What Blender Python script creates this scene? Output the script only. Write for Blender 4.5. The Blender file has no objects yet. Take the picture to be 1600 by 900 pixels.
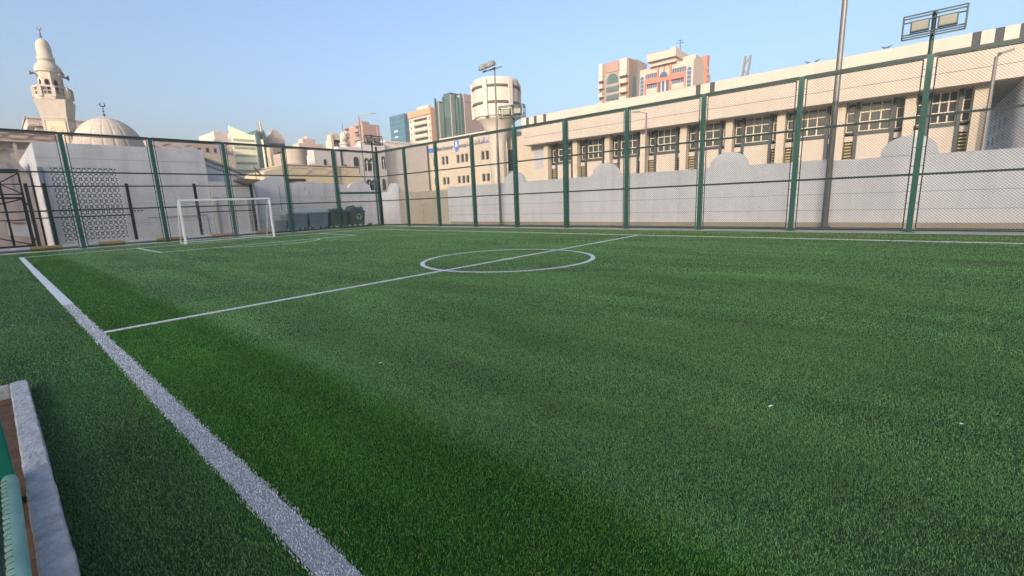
import bpy, math, random
import numpy as np
from mathutils import Vector, Matrix
random.seed(7); rng = np.random.default_rng(7)
SC = bpy.context.scene
COL = SC.collection
PI = math.pi
HAZE = 0.0010
V = Vector

# ------------------------------------------------------------------ camera numbers (metres; x across the pitch, y along it)
CAM = V((-0.6195, -7.4978, 1.44))
CR = V((0.65414131, -0.75543806, -0.03758307)); CU = V((0.16776955, 0.0964638, 0.98109536)); CF = V((0.73753137, 0.6480803, -0.18984046))
FPX = 707.696
def at(px, py, ax, val):
    d = CF + CR*((px-800)/FPX) + CU*((450-py)/FPX)
    i = 'xyz'.index(ax)
    return CAM + d*((val-CAM[i])/d[i])

# ------------------------------------------------------------------ materials
def nodes(m): return m.node_tree.nodes, m.node_tree.links
MATS = {}
def mat(name, rgb, rough=0.8, var=0.10, scale=2.0, bump=0.0, metal=0.0, spec=0.3, streak=0.0, bscale=None, coat=0.0):
    if name in MATS: return MATS[name]
    m = bpy.data.materials.new(name); m.use_nodes = True
    n, l = nodes(m); b = n['Principled BSDF']
    b.inputs['Roughness'].default_value = rough; b.inputs['Metallic'].default_value = metal
    b.inputs['Specular IOR Level'].default_value = spec
    tc = n.new('ShaderNodeTexCoord')
    nz = n.new('ShaderNodeTexNoise'); nz.inputs['Scale'].default_value = scale; nz.inputs['Detail'].default_value = 6
    nz.inputs['Roughness'].default_value = 0.65
    l.new(tc.outputs['Object'], nz.inputs['Vector'])
    r = n.new('ShaderNodeValToRGB')
    r.color_ramp.elements[0].position = 0.3; r.color_ramp.elements[1].position = 0.7
    lo = [max(0, c*(1-var)) for c in rgb]; hi = [min(1, c*(1+var)) for c in rgb]
    r.color_ramp.elements[0].color = (*lo, 1); r.color_ramp.elements[1].color = (*hi, 1)
    l.new(nz.outputs['Fac'], r.inputs['Fac'])
    out = r.outputs['Color']
    if streak > 0:
        mp = n.new('ShaderNodeMapping'); mp.inputs['Scale'].default_value = (1.6, 1.6, 0.16)
        l.new(tc.outputs['Object'], mp.inputs['Vector'])
        n2 = n.new('ShaderNodeTexNoise'); n2.inputs['Scale'].default_value = 1.5; n2.inputs['Detail'].default_value = 5
        l.new(mp.outputs['Vector'], n2.inputs['Vector'])
        r2 = n.new('ShaderNodeValToRGB'); r2.color_ramp.elements[0].position = 0.48; r2.color_ramp.elements[1].position = 0.75
        r2.color_ramp.elements[0].color = (0, 0, 0, 1); r2.color_ramp.elements[1].color = (streak, streak, streak, 1)
        l.new(n2.outputs['Fac'], r2.inputs['Fac'])
        mx = n.new('ShaderNodeMix'); mx.data_type = 'RGBA'
        l.new(r2.outputs['Color'], mx.inputs['Factor']); l.new(out, mx.inputs['A'])
        mx.inputs['B'].default_value = (rgb[0]*0.55, rgb[1]*0.5, rgb[2]*0.45, 1)
        out = mx.outputs['Result']
    l.new(out, b.inputs['Base Color'])
    if bump > 0:
        nb = n.new('ShaderNodeTexNoise'); nb.inputs['Scale'].default_value = bscale or scale*12; nb.inputs['Detail'].default_value = 4
        l.new(tc.outputs['Object'], nb.inputs['Vector'])
        bp = n.new('ShaderNodeBump'); bp.inputs['Strength'].default_value = bump; bp.inputs['Distance'].default_value = 0.02
        l.new(nb.outputs['Fac'], bp.inputs['Height']); l.new(bp.outputs['Normal'], b.inputs['Normal'])
    MATS[name] = m
    return m

M_WALL = mat('white_boundary_plaster', (0.78, 0.755, 0.765), 0.9, 0.05, 0.5, 0.25, streak=0.2, bscale=25)
M_WALL2 = mat('old_white_plaster', (0.75, 0.725, 0.735), 0.9, 0.08, 0.9, 0.3, streak=0.3, bscale=20)
M_CREAM = mat('cream_render', (0.385, 0.342, 0.295), 0.85, 0.05, 0.5, 0.1, streak=0.12)
M_CREAM2 = mat('warm_cream_render', (0.4, 0.345, 0.28), 0.85, 0.05, 0.5, 0.1, streak=0.12)
M_STONE = mat('tan_mosque_stone', (0.38, 0.335, 0.285), 0.85, 0.07, 1.0, 0.15, streak=0.15)
M_STONEP = mat('mauve_mosque_stone', (0.4, 0.34, 0.32), 0.85, 0.07, 1.0, 0.15)
M_PANELST = mat('yellow_tan_panel', (0.5, 0.415, 0.29), 0.85, 0.06, 1.0)
M_GREEN = mat('dark_green_paint', (0.011, 0.082, 0.06), 0.45, 0.15, 3.0, spec=0.5)
M_GREEN2 = mat('fence_rail_green', (0.01, 0.036, 0.031), 0.5, 0.15, 3.0, spec=0.5)
M_WIRE = mat('green_wire', (0.012, 0.045, 0.038), 0.5, 0.1, 3.0, spec=0.4)
M_PALEGREEN = mat('pale_green_paint', (0.2, 0.36, 0.3), 0.5, 0.18, 6.0, 0.1)  # pale grey-green base colour of the near bottom rail
M_TEALPOST = mat('teal_green_paint', (0.01, 0.17, 0.12), 0.45, 0.1, 5.0)
M_BLACK = mat('black_steel_paint', (0.012, 0.016, 0.018), 0.5, 0.2, 3.0, spec=0.4)
M_WHITEP = mat('white_goal_paint', (0.78, 0.80, 0.80), 0.35, 0.04, 3.0, spec=0.5)
M_NET = mat('white_net_cord', (0.7, 0.7, 0.7), 0.8, 0.05)
M_KERBW = mat('white_kerb_paint', (0.74, 0.74, 0.73), 0.8, 0.1, 3.0, 0.2)
M_KERBY = mat('yellow_kerb_paint', (0.52, 0.33, 0.10), 0.8, 0.15, 3.0, 0.2)
M_CONC = mat('concrete', (0.37, 0.37, 0.375), 0.92, 0.30, 9.0, 0.8, bscale=40)
M_STRIP = mat('pale_concrete_strip', (0.42, 0.42, 0.40), 0.92, 0.12, 4.0, 0.3)
M_SOIL = mat('brown_soil', (0.10, 0.058, 0.036), 0.95, 0.4, 7.0, 0.6, bscale=50)
M_SAND = mat('sandy_ground', (0.42, 0.35, 0.27), 0.95, 0.12, 0.7, 0.3)
M_DARKWIN = mat('dark_window_glass', (0.03, 0.035, 0.04), 0.12, 0.3, 0.8, spec=0.6)
M_FRAME = mat('charcoal_window_frame', (0.045, 0.05, 0.055), 0.55, 0.1)
M_MUNTIN = mat('cream_muntin', (0.55, 0.48, 0.35), 0.7, 0.05)
M_GREYPAN = mat('grey_wall_panel', (0.30, 0.30, 0.34), 0.7, 0.05)
M_LOUVRE = mat('brass_louvre', (0.32, 0.26, 0.12), 0.6, 0.1)
M_SLOT = mat('slate_slot', (0.045, 0.05, 0.058), 0.8, 0.08)
M_TEALG = mat('teal_curtain_glass', (0.035, 0.10, 0.15), 0.2, 0.35, 0.25, spec=0.6)
M_GREENG = mat('green_curtain_glass', (0.045, 0.08, 0.075), 0.22, 0.35, 0.2, spec=0.6)
M_BLUEG = mat('blue_window_glass', (0.04, 0.07, 0.13), 0.2, 0.25, 0.3, spec=0.6)
M_TAUPE = mat('taupe_blank_wall', (0.24, 0.19, 0.18), 0.85, 0.05, 0.4)
M_ORANGE = mat('terracotta_render', (0.36, 0.2, 0.125), 0.85, 0.06, 0.5)
M_PINK = mat('salmon_render', (0.36, 0.135, 0.1), 0.85, 0.06, 0.5)
M_PALEPK = mat('pale_pink_render', (0.38, 0.3, 0.255), 0.85, 0.05, 0.4)
M_BROWN = mat('brown_render', (0.22, 0.15, 0.1), 0.85, 0.06, 0.4)
M_BROWNRED = mat('reddish_brown_render', (0.26, 0.165, 0.14), 0.85, 0.07, 0.4)
M_YELLOW = mat('glint_yellow_cladding', (0.85, 0.82, 0.56), 0.5, 0.04, 0.4)  # brightness of light glinting off glass is put into this colour
M_TOWERST = mat('tower_limestone', (0.41, 0.375, 0.33), 0.85, 0.04, 0.6, 0.1, streak=0.1)
M_BANDGR = mat('grey_tower_band', (0.075, 0.07, 0.07), 0.8, 0.08)
M_GALV = mat('galvanised_steel', (0.15, 0.14, 0.135), 0.5, 0.1, 3.0, metal=0.3, spec=0.5)
M_LENS = mat('floodlight_lens', (0.2, 0.19, 0.15), 0.25, 0.12, 12.0, spec=0.6)
M_LAMPGR = mat('grey_lamp_housing', (0.20, 0.20, 0.19), 0.5, 0.1, 4.0)
M_BINBLUE = mat('blue_grey_bin_plastic', (0.2, 0.26, 0.31), 0.55, 0.12, 4.0, spec=0.4)
M_BINLID = mat('grey_green_bin_lid', (0.33, 0.41, 0.38), 0.6, 0.12, 4.0)
M_BINGREEN = mat('dark_green_bin_plastic', (0.1, 0.145, 0.1), 0.5, 0.18, 3.0, spec=0.4)
M_BINGREY = mat('grey_bin_plastic', (0.27, 0.28, 0.32), 0.6, 0.1, 4.0)
M_BAG = mat('black_bag_plastic', (0.07, 0.078, 0.08), 0.35, 0.3, 8.0, 0.4, spec=0.6)
M_RUBBER = mat('black_rubber', (0.015, 0.015, 0.015), 0.8, 0.1)
M_WHEELW = mat('pale_wheel_plastic', (0.40, 0.43, 0.43), 0.6, 0.1)
M_PRINT = mat('pale_green_print', (0.3, 0.52, 0.36), 0.7, 0.15, 12)
M_SIGNBAND = mat('beige_sign_band', (0.39, 0.335, 0.285), 0.8, 0.04, 0.6)
M_LETTER = mat('dark_grey_lettering', (0.10, 0.10, 0.13), 0.6, 0.05)
M_BLUE = mat('blue_lettering', (0.06, 0.14, 0.46), 0.6, 0.05)
M_WHITE = mat('white_paint', (0.78, 0.78, 0.78), 0.7, 0.03)
M_TARP = mat('brown_canopy_sheet', (0.26, 0.2, 0.14), 0.8, 0.2, 4.0)
M_RED = mat('faded_red_paint', (0.42, 0.10, 0.06), 0.7, 0.1)
M_BIRD = mat('grey_feathers', (0.10, 0.10, 0.115), 0.8, 0.3, 20)
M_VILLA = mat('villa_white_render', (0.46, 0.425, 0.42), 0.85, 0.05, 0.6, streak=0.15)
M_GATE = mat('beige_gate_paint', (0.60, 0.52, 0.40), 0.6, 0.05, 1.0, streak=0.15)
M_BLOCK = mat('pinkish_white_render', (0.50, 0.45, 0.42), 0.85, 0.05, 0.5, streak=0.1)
M_SCREEN = mat('white_screen_block', (0.82, 0.82, 0.81), 0.8, 0.05, 3.0)
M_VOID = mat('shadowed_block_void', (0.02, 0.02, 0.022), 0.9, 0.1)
M_PAPER = mat('white_paper', (0.8, 0.8, 0.8), 0.8, 0.03)
M_DARKMETAL = mat('dark_bronze_metal', (0.09, 0.075, 0.08), 0.45, 0.1, metal=0.4)

# ------------------------------------------------------------------ mesh builder
class MB:
    def __init__(s): s.v = []; s.f = []; s.mi = []
    def add(s, vs, fs, mi=0):
        o = len(s.v); s.v += [tuple(q) for q in vs]
        for f in fs: s.f.append(tuple(i+o for i in f)); s.mi.append(mi)
    def quad(s, a, b, c, d, mi=0): s.add([a, b, c, d], [(0, 1, 2, 3)], mi)
    def box(s, x0, x1, y0, y1, z0, z1, mi=0, skip=''):
        vs = [(x, y, z) for z in (z0, z1) for y in (y0, y1) for x in (x0, x1)]
        F = {'-z': (0, 2, 3, 1), '+z': (4, 5, 7, 6), '-y': (0, 1, 5, 4), '+y': (2, 6, 7, 3), '-x': (0, 4, 6, 2), '+x': (1, 3, 7, 5)}
        s.add(vs, [f for k, f in F.items() if k not in skip], mi)
    def bar(s, a, b, w, h=None, mi=0, up=(0, 0, 1)):
        h = h or w; a = V(a); b = V(b); d = (b-a).normalized(); up = V(up)
        if abs(d.dot(up)) > 0.98: up = V((1, 0, 0))
        sd = d.cross(up).normalized()*(w/2); u2 = sd.cross(d).normalized()*(h/2)
        vs = [p + i*sd + j*u2 for p in (a, b) for i, j in ((-1, -1), (1, -1), (1, 1), (-1, 1))]
        s.add(vs, [(0, 3, 2, 1), (4, 5, 6, 7), (0, 1, 5, 4), (1, 2, 6, 5), (2, 3, 7, 6), (3, 0, 4, 7)], mi)
    def tube(s, pts, r, n=8, mi=0, cap=True):
        pts = [V(p) for p in pts]; rs = r if isinstance(r, (list, tuple)) else [r]*len(pts)
        vs = []; pu = None
        for i, p in enumerate(pts):
            d = (pts[min(i+1, len(pts)-1)] - pts[max(i-1, 0)]).normalized()
            up = V((0, 0, 1)) if abs(d.z) < 0.95 else V((1, 0, 0))
            a = d.cross(up).normalized(); b = a.cross(d).normalized()
            for k in range(n):
                t = 2*PI*k/n; vs.append(p + (a*math.cos(t) + b*math.sin(t))*rs[i])
        fs = []
        for i in range(len(pts)-1):
            for k in range(n):
                fs.append((i*n+k, i*n+(k+1) % n, (i+1)*n+(k+1) % n, (i+1)*n+k))
        if cap: fs.append(tuple(range(n))[::-1]); fs.append(tuple((len(pts)-1)*n+k for k in range(n)))
        s.add(vs, fs, mi)
    def lathe(s, prof, c=(0, 0, 0), n=32, mi=0, ph=0.0):
        c = V(c); vs = []
        for r, z in prof:
            for k in range(n):
                t = 2*PI*k/n+ph; vs.append(c+V((r*math.cos(t), r*math.sin(t), z)))
        fs = []
        for i in range(len(prof)-1):
            for k in range(n): fs.append((i*n+k, i*n+(k+1) % n, (i+1)*n+(k+1) % n, (i+1)*n+k))
        fs.append(tuple(range(n))[::-1]); fs.append(tuple((len(prof)-1)*n+k for k in range(n)))
        s.add(vs, fs, mi)
    def extr(s, pts, O, U, W, N, d0, d1, mi=0):
        # polygon pts (u,w) in the frame O,U,W pushed from d0 to d1 along N
        O, U, W, N = V(O), V(U), V(W), V(N); n = len(pts)
        vs = [O+U*a+W*b+N*d for d in (d0, d1) for a, b in pts]
        fs = [tuple(range(n))[::-1], tuple(range(n, 2*n))] + [(i, (i+1) % n, n+(i+1) % n, n+i) for i in range(n)]
        s.add(vs, fs, mi)
    def facade(s, O, U, W, H, holes, depth, mi=0, rmi=None):
        # wall sheet with real openings; outward is U x Z
        O = V(O); U = V(U); Z = V((0, 0, 1)); N = U.cross(Z); rmi = mi if rmi is None else rmi
        us = sorted({0, W} | {min(max(h[i], 0), W) for h in holes for i in (0, 1)})
        zs = sorted({0, H} | {min(max(h[i], 0), H) for h in holes for i in (2, 3)})
        P = lambda u, z, d=0: O+U*u+Z*z-N*d
        for a, b in zip(us, us[1:]):
            run = None
            for c, d in zip(zs, zs[1:]):
                um, zm = (a+b)/2, (c+d)/2
                solid = not any(h[0] < um < h[1] and h[2] < zm < h[3] for h in holes)
                if solid: s.quad(P(a, c), P(b, c), P(b, d), P(a, d), mi)
        for h in holes:
            a, b, c, d = h[:4]; dp = depth
            s.quad(P(a, c), P(a, d), P(a, d, dp), P(a, c, dp), rmi); s.quad(P(b, c), P(b, c, dp), P(b, d, dp), P(b, d), rmi)
            s.quad(P(a, c), P(a, c, dp), P(b, c, dp), P(b, c), rmi); s.quad(P(a, d), P(b, d), P(b, d, dp), P(a, d, dp), rmi)
    def build(s, name, mats, parent=None, bevel=0.0, smooth=False, origin=None, flip=False):
        me = bpy.data.meshes.new(name)
        o = V(origin) if origin is not None else (V(parent['_o']) if parent is not None and '_o' in parent else V((0, 0, 0)))
        me.from_pydata([tuple(V(q)-o) for q in s.v], [], s.f)
        for m in (mats if isinstance(mats, (list, tuple)) else [mats]): me.materials.append(m)
        me.polygons.foreach_set('material_index', s.mi)
        if smooth: me.polygons.foreach_set('use_smooth', [True]*len(me.polygons))
        me.update()
        ob = bpy.data.objects.new(name, me); COL.objects.link(ob)
        if parent is not None: ob.parent = parent
        elif origin is not None: ob.location = o
        if bevel > 0:
            bv = ob.modifiers.new('bevel', 'BEVEL'); bv.width = bevel; bv.segments = 2; bv.limit_method = 'ANGLE'
        if parent is not None and origin is None: ob['_o'] = tuple(o)
        return ob

def tag(o, label, cat, group=None, kind=None):
    if label: o['label'] = label
    if cat: o['category'] = cat
    if group: o['group'] = group
    if kind: o['kind'] = kind
    return o
def thing(name, loc, label, cat, group=None, rz=0.0, world=True):
    # Empty at the base of a thing. world=True: parts are given in world coordinates (rz must be 0)
    o = bpy.data.objects.new(name, None); COL.objects.link(o); o.location = loc; o.rotation_euler = (0, 0, rz)
    o.empty_display_size = 0.3
    o['_o'] = tuple(loc) if world else (0.0, 0.0, 0.0)
    return tag(o, label, cat, group)
def structure(o): o['kind'] = 'structure'; return o
def copy_tree(o, parent=None):
    c = o.copy(); COL.objects.link(c)
    if parent is not None: c.parent = parent
    for ch in list(o.children): copy_tree(ch, c)
    return c
def arch(w, h, n=10, pointed=False):
    # outline of an arched opening, u centred on 0, from 0 to h
    r = w/2; s0 = h-r*(1.35 if pointed else 1.0); pts = [(-r, 0), (r, 0)]
    for k in range(n+1):
        t = PI*k/n
        pts.append((r*math.cos(t), s0+r*math.sin(t)*(1.35 if pointed else 1.0)))
    return pts
UX, UY, UZ = V((1, 0, 0)), V((0, 1, 0)), V((0, 0, 1))
MY = V((0, -1, 0)); MX = V((-1, 0, 0))
def pane(parent, O, U, h, depth, mats, nu=1, nz=1, fw=0.06, name='window', fd=0.05):
    # one window: glass set back in its opening with frame bars in front of it
    O = V(O); U = V(U); N = U.cross(UZ); mb = MB(); a, b, c, d = h[:4]
    P = lambda u, z, t: O+U*u+UZ*z-N*t
    t = depth-0.01
    mb.quad(P(a, c, t), P(b, c, t), P(b, d, t), P(a, d, t), 0)
    if fw:
        us = [a+fw/2, b-fw/2] + [a+(b-a)*i/nu for i in range(1, nu)]
        zs = [c+fw/2, d-fw/2] + [c+(d-c)*i/nz for i in range(1, nz)]
        for u in us: mb.bar(P(u, c+0.003, t-fd/2), P(u, d-0.003, t-fd/2), fw, fd, 1, up=N)
        for z in zs: mb.bar(P(a+0.003, z, t-fd/2-0.004), P(b-0.003, z, t-fd/2-0.004), fw*0.99, fd, 1, up=N)
    return mb.build(name, mats, parent)

# ================================================================== SETTING: ground, turf, kerbs, markings
FX, FY, SP, HF = 18.132, 21.169, 3.187, 5.12
W, LY, WL = 15.129, 17.837, 0.132
KY = -1.95                                                     # far end of the near kerb
g = MB(); g.quad((-520, -520, -0.03), (520, -520, -0.03), (520, 520, -0.03), (-520, 520, -0.03))
structure(g.build('ground', M_SAND))
g = MB(); g.box(-3, -0.71, -16, KY+0.0, -0.029, -0.012); structure(g.build('bare_earth', M_SOIL))

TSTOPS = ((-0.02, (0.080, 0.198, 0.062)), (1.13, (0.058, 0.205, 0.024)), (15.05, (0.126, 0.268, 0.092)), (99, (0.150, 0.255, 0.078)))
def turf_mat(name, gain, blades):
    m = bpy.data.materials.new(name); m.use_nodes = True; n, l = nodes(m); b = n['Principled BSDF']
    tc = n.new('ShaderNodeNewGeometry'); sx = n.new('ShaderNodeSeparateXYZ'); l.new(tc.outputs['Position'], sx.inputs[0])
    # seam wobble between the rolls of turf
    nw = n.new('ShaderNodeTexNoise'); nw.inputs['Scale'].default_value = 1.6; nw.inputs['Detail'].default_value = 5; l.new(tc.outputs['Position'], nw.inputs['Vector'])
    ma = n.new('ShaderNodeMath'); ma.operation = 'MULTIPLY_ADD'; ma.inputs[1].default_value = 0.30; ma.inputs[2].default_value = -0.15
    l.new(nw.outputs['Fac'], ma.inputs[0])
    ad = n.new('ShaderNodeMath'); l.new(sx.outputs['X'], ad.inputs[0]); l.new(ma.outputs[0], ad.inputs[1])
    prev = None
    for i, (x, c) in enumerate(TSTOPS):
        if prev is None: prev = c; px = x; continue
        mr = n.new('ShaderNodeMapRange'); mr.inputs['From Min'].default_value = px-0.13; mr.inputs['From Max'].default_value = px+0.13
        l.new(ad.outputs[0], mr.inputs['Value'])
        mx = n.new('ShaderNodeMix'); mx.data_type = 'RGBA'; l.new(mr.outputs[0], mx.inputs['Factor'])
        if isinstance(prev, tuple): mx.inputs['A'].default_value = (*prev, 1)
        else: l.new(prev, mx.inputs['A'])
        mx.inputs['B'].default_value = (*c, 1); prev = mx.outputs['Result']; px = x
    # broad worn patches and brushed streaks along the pitch
    mp = n.new('ShaderNodeMapping'); mp.inputs['Scale'].default_value = (1.2, 0.30, 1); l.new(tc.outputs['Position'], mp.inputs['Vector'])
    n1 = n.new('ShaderNodeTexNoise'); n1.inputs['Scale'].default_value = 0.9; n1.inputs['Detail'].default_value = 7; n1.inputs['Roughness'].default_value = 0.62
    l.new(mp.outputs[0], n1.inputs['Vector'])
    r1 = n.new('ShaderNodeMapRange'); r1.inputs['From Min'].default_value = 0.3; r1.inputs['From Max'].default_value = 0.7
    r1.inputs['To Min'].default_value = 0.66*gain; r1.inputs['To Max'].default_value = 1.34*gain; l.new(n1.outputs['Fac'], r1.inputs['Value'])
    mp2 = n.new('ShaderNodeMapping'); mp2.inputs['Scale'].default_value = (2.6, 0.05, 1); l.new(tc.outputs['Position'], mp2.inputs['Vector'])
    n4 = n.new('ShaderNodeTexNoise'); n4.inputs['Scale'].default_value = 1.0; n4.inputs['Detail'].default_value = 4; l.new(mp2.outputs[0], n4.inputs['Vector'])
    r4 = n.new('ShaderNodeMapRange'); r4.inputs['From Min'].default_value = 0.3; r4.inputs['From Max'].default_value = 0.7; r4.inputs['To Min'].default_value = 0.86; r4.inputs['To Max'].default_value = 1.14
    l.new(n4.outputs['Fac'], r4.inputs['Value']); mu = n.new('ShaderNodeMath'); mu.operation = 'MULTIPLY'; l.new(r1.outputs[0], mu.inputs[0]); l.new(r4.outputs[0], mu.inputs[1])
    v = n.new('ShaderNodeVectorMath'); v.operation = 'SCALE'; l.new(prev, v.inputs[0]); l.new(mu.outputs[0], v.inputs['Scale'])
    col = v.outputs[0]
    if blades:
        r = n.new('ShaderNodeMapRange'); r.inputs['To Min'].default_value = 0.42; r.inputs['To Max'].default_value = 1.58
        l.new(tc.outputs['Random Per Island'], r.inputs['Value'])
        v2 = n.new('ShaderNodeVectorMath'); v2.operation = 'SCALE'; l.new(col, v2.inputs[0]); l.new(r.outputs[0], v2.inputs['Scale'])
        # a share of olive fibres
        w2 = n.new('ShaderNodeTexWhiteNoise'); w2.noise_dimensions = '1D'; l.new(tc.outputs['Random Per Island'], w2.inputs['W'])
        gt = n.new('ShaderNodeMath'); gt.operation = 'GREATER_THAN'; gt.inputs[1].default_value = 0.82; l.new(w2.outputs['Value'], gt.inputs[0])
        mo = n.new('ShaderNodeMix'); mo.data_type = 'RGBA'; l.new(gt.outputs[0], mo.inputs['Factor']); l.new(v2.outputs[0], mo.inputs['A'])
        mo.inputs['B'].default_value = (0.17, 0.25, 0.10, 1); col = mo.outputs['Result']
        b.inputs['Roughness'].default_value = 0.5; b.inputs['Specular IOR Level'].default_value = 0.28
    else:
        n3 = n.new('ShaderNodeTexNoise'); n3.inputs['Scale'].default_value = 45; n3.inputs['Detail'].default_value = 3; l.new(tc.outputs['Position'], n3.inputs['Vector'])
        r3 = n.new('ShaderNodeMapRange'); r3.inputs['From Min'].default_value = 0.35; r3.inputs['From Max'].default_value = 0.65
        r3.inputs['To Min'].default_value = 0.5; r3.inputs['To Max'].default_value = 1.45; l.new(n3.outputs['Fac'], r3.inputs['Value'])
        v2 = n.new('ShaderNodeVectorMath'); v2.operation = 'SCALE'; l.new(col, v2.inputs[0]); l.new(r3.outputs[0], v2.inputs['Scale']); col = v2.outputs[0]
        bp = n.new('ShaderNodeBump'); bp.inputs['Strength'].default_value = 0.5; bp.inputs['Distance'].default_value = 0.02
        l.new(n3.outputs['Fac'], bp.inputs['Height']); l.new(bp.outputs['Normal'], b.inputs['Normal'])
        b.inputs['Roughness'].default_value = 0.8; b.inputs['Specular IOR Level'].default_value = 0.15
    l.new(col, b.inputs['Base Color'])
    return m
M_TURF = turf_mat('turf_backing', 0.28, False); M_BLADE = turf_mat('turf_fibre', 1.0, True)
def white_fibre():
    m = bpy.data.materials.new('white_turf_fibre'); m.use_nodes = True; n, l = nodes(m); b = n['Principled BSDF']
    ge = n.new('ShaderNodeNewGeometry'); r = n.new('ShaderNodeValToRGB')
    r.color_ramp.elements[0].color = (0.36, 0.38, 0.42, 1); r.color_ramp.elements[1].color = (0.80, 0.82, 0.86, 1)
    l.new(ge.outputs['Random Per Island'], r.inputs['Fac']); l.new(r.outputs[0], b.inputs['Base Color']); b.inputs['Roughness'].default_value = 0.6
    return m
M_WFIB = white_fibre()
M_LINEDK = mat('grey_line_backing', (0.27, 0.29, 0.30), 0.9, 0.3, 40.0)  # darker grey base under the near line, seen in gaps between fibres
M_LINE = mat('white_line_turf', (0.55, 0.57, 0.60), 0.85, 0.35, 60.0)
g = MB()
g.quad((-0.60, -16, 0), (17.62, -16, 0), (17.62, KY, 0), (-0.60, KY, 0)); g.quad((-9, KY, 0), (17.62, KY, 0), (17.62, 20.72, 0), (-9, 20.72, 0))
structure(g.build('pitch', M_TURF))
g = MB(); g.box(17.62, 18.42, -16, 20.72, -0.02, 0.006); g.box(-9, 18.42, 20.72, 21.45, -0.02, 0.006)
structure(g.build('concrete_edging', M_STRIP))

# near kerb: a rough cast strip, its end return, chipped
def rough_bar(x0, x1, y0, y1, z0, z1, step=0.05):
    ny = max(2, int((y1-y0)/step)); nx = 4; mb = MB()
    top = []
    for j in range(ny+1):
        y = y0+(y1-y0)*j/ny; wob0 = random.uniform(-.0025, .0025); wob1 = random.uniform(-.006, .003) if random.random() < .75 else random.uniform(-.016, -.006)
        row = [(x0+wob0, y, z0), (x0+wob0, y, z1-0.008)]
        for i in range(nx+1):
            row.append((x0+0.008+(x1-x0-0.016)*i/nx+random.uniform(-.003, .003), y+random.uniform(-.01, .01)*(0 < j < ny), z1+random.uniform(-.0025, .002)))
        row += [(x1+wob1, y, z1-0.012), (x1+wob1*0.6, y, z0)]
        top.append(row)
    k = len(top[0])
    vs = [p for r in top for p in r]; fs = []
    for j in range(ny):
        for i in range(k-1): fs.append((j*k+i, j*k+i+1, (j+1)*k+i+1, (j+1)*k+i))
    fs.append(tuple(range(k))); fs.append(tuple(ny*k+i for i in range(k))[::-1])
    mb.add(vs, fs); return mb
kb = rough_bar(-0.71, -0.605, -15, KY, -0.02, 0.10)
kerb = structure(kb.build('kerb', M_CONC))
g = MB(); g.box(-2.6, -0.712, KY-0.07, KY-0.005, -0.02, 0.096); structure(g.build('kerb', M_CONC, bevel=0.01))

# blades ----------------------------------------------------------------------------------------------
def line_masks(x, y):
    near = (x > 0) & (x < WL) & (y < LY) & (y > -16)
    half = (np.abs(y) < 0.045) & (x > WL) & (x < W)
    far = (np.abs(x-W) < 0.045) & (y < LY)
    goal = (np.abs(y-LY) < 0.045) & (x > 0) & (x < W)
    rr = np.hypot(x-7.795, y); circ = np.abs(rr-2.104) < 0.05
    spot = np.hypot(x-7.795, y) < 0.12
    pen = (np.abs(y-13.72) < 0.04) & (x > 3.557) & (x < 11.639)
    pen |= ((np.abs(x-3.557) < 0.04) | (np.abs(x-11.639) < 0.04)) & (y > 13.68) & (y < LY)
    semi = (np.abs(np.hypot(x-7.6, y-14.17)-2.1) < 0.05) & (y < 13.72)
    return [('touchline', near), ('halfway_line', half | spot), ('far_touchline', far), ('goal_line', goal), ('centre_circle', circ & ~half), ('penalty_area_line', pen), ('penalty_arc', semi)]
def make_blades(x, y, wid, hgt, name, material):
    n = len(x)
    if n == 0: return None
    a = rng.uniform(0, 2*PI, n); lean = rng.uniform(0.05, 0.55, n); ld = rng.uniform(0, 2*PI, n)
    roll = (x > 0.13) & (x < 1.13)                         # this roll's pile lies the other way
    ld = np.where(roll, rng.normal(-0.9, 1.0, n), np.where(rng.random(n) < 0.6, rng.normal(2.2, 0.9, n), ld))
    h = hgt*rng.uniform(0.6, 1.15, n)
    wx, wy = np.cos(a)*wid/2, np.sin(a)*wid/2
    lx, ly = np.cos(ld)*lean*h, np.sin(ld)*lean*h
    v = np.zeros((n, 5, 3), np.float32)
    v[:, 0] = np.stack([x-wx, y-wy, np.full(n, 0.0)], 1); v[:, 1] = np.stack([x+wx, y+wy, np.full(n, 0.0)], 1)
    v[:, 2] = np.stack([x+wx*.8+lx*.35, y+wy*.8+ly*.35, h*.6], 1); v[:, 3] = np.stack([x-wx*.8+lx*.35, y-wy*.8+ly*.35, h*.6], 1)
    v[:, 4] = np.stack([x+lx, y+ly, h*(1-0.35*lean)], 1)
    me = bpy.data.meshes.new(name); me.vertices.add(n*5); me.vertices.foreach_set('co', v.ravel())
    base = (np.arange(n)*5)[:, None]
    loops = np.concatenate([base+np.array([0, 1, 2, 3]), base+np.array([3, 2, 4])], 1).astype(np.int32).ravel()
    me.loops.add(n*7); me.loops.foreach_set('vertex_index', loops)
    starts = (np.arange(n)*7)[:, None]+np.array([0, 4]); me.polygons.add(n*2)
    me.polygons.foreach_set('loop_start', starts.astype(np.int32).ravel())
    me.polygons.foreach_set('loop_total', np.tile(np.array([4, 3], np.int32), n))
    me.update(calc_edges=True); me.validate(); me.materials.append(material)
    ob = bpy.data.objects.new(name, me); COL.objects.link(ob); return ob
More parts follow.
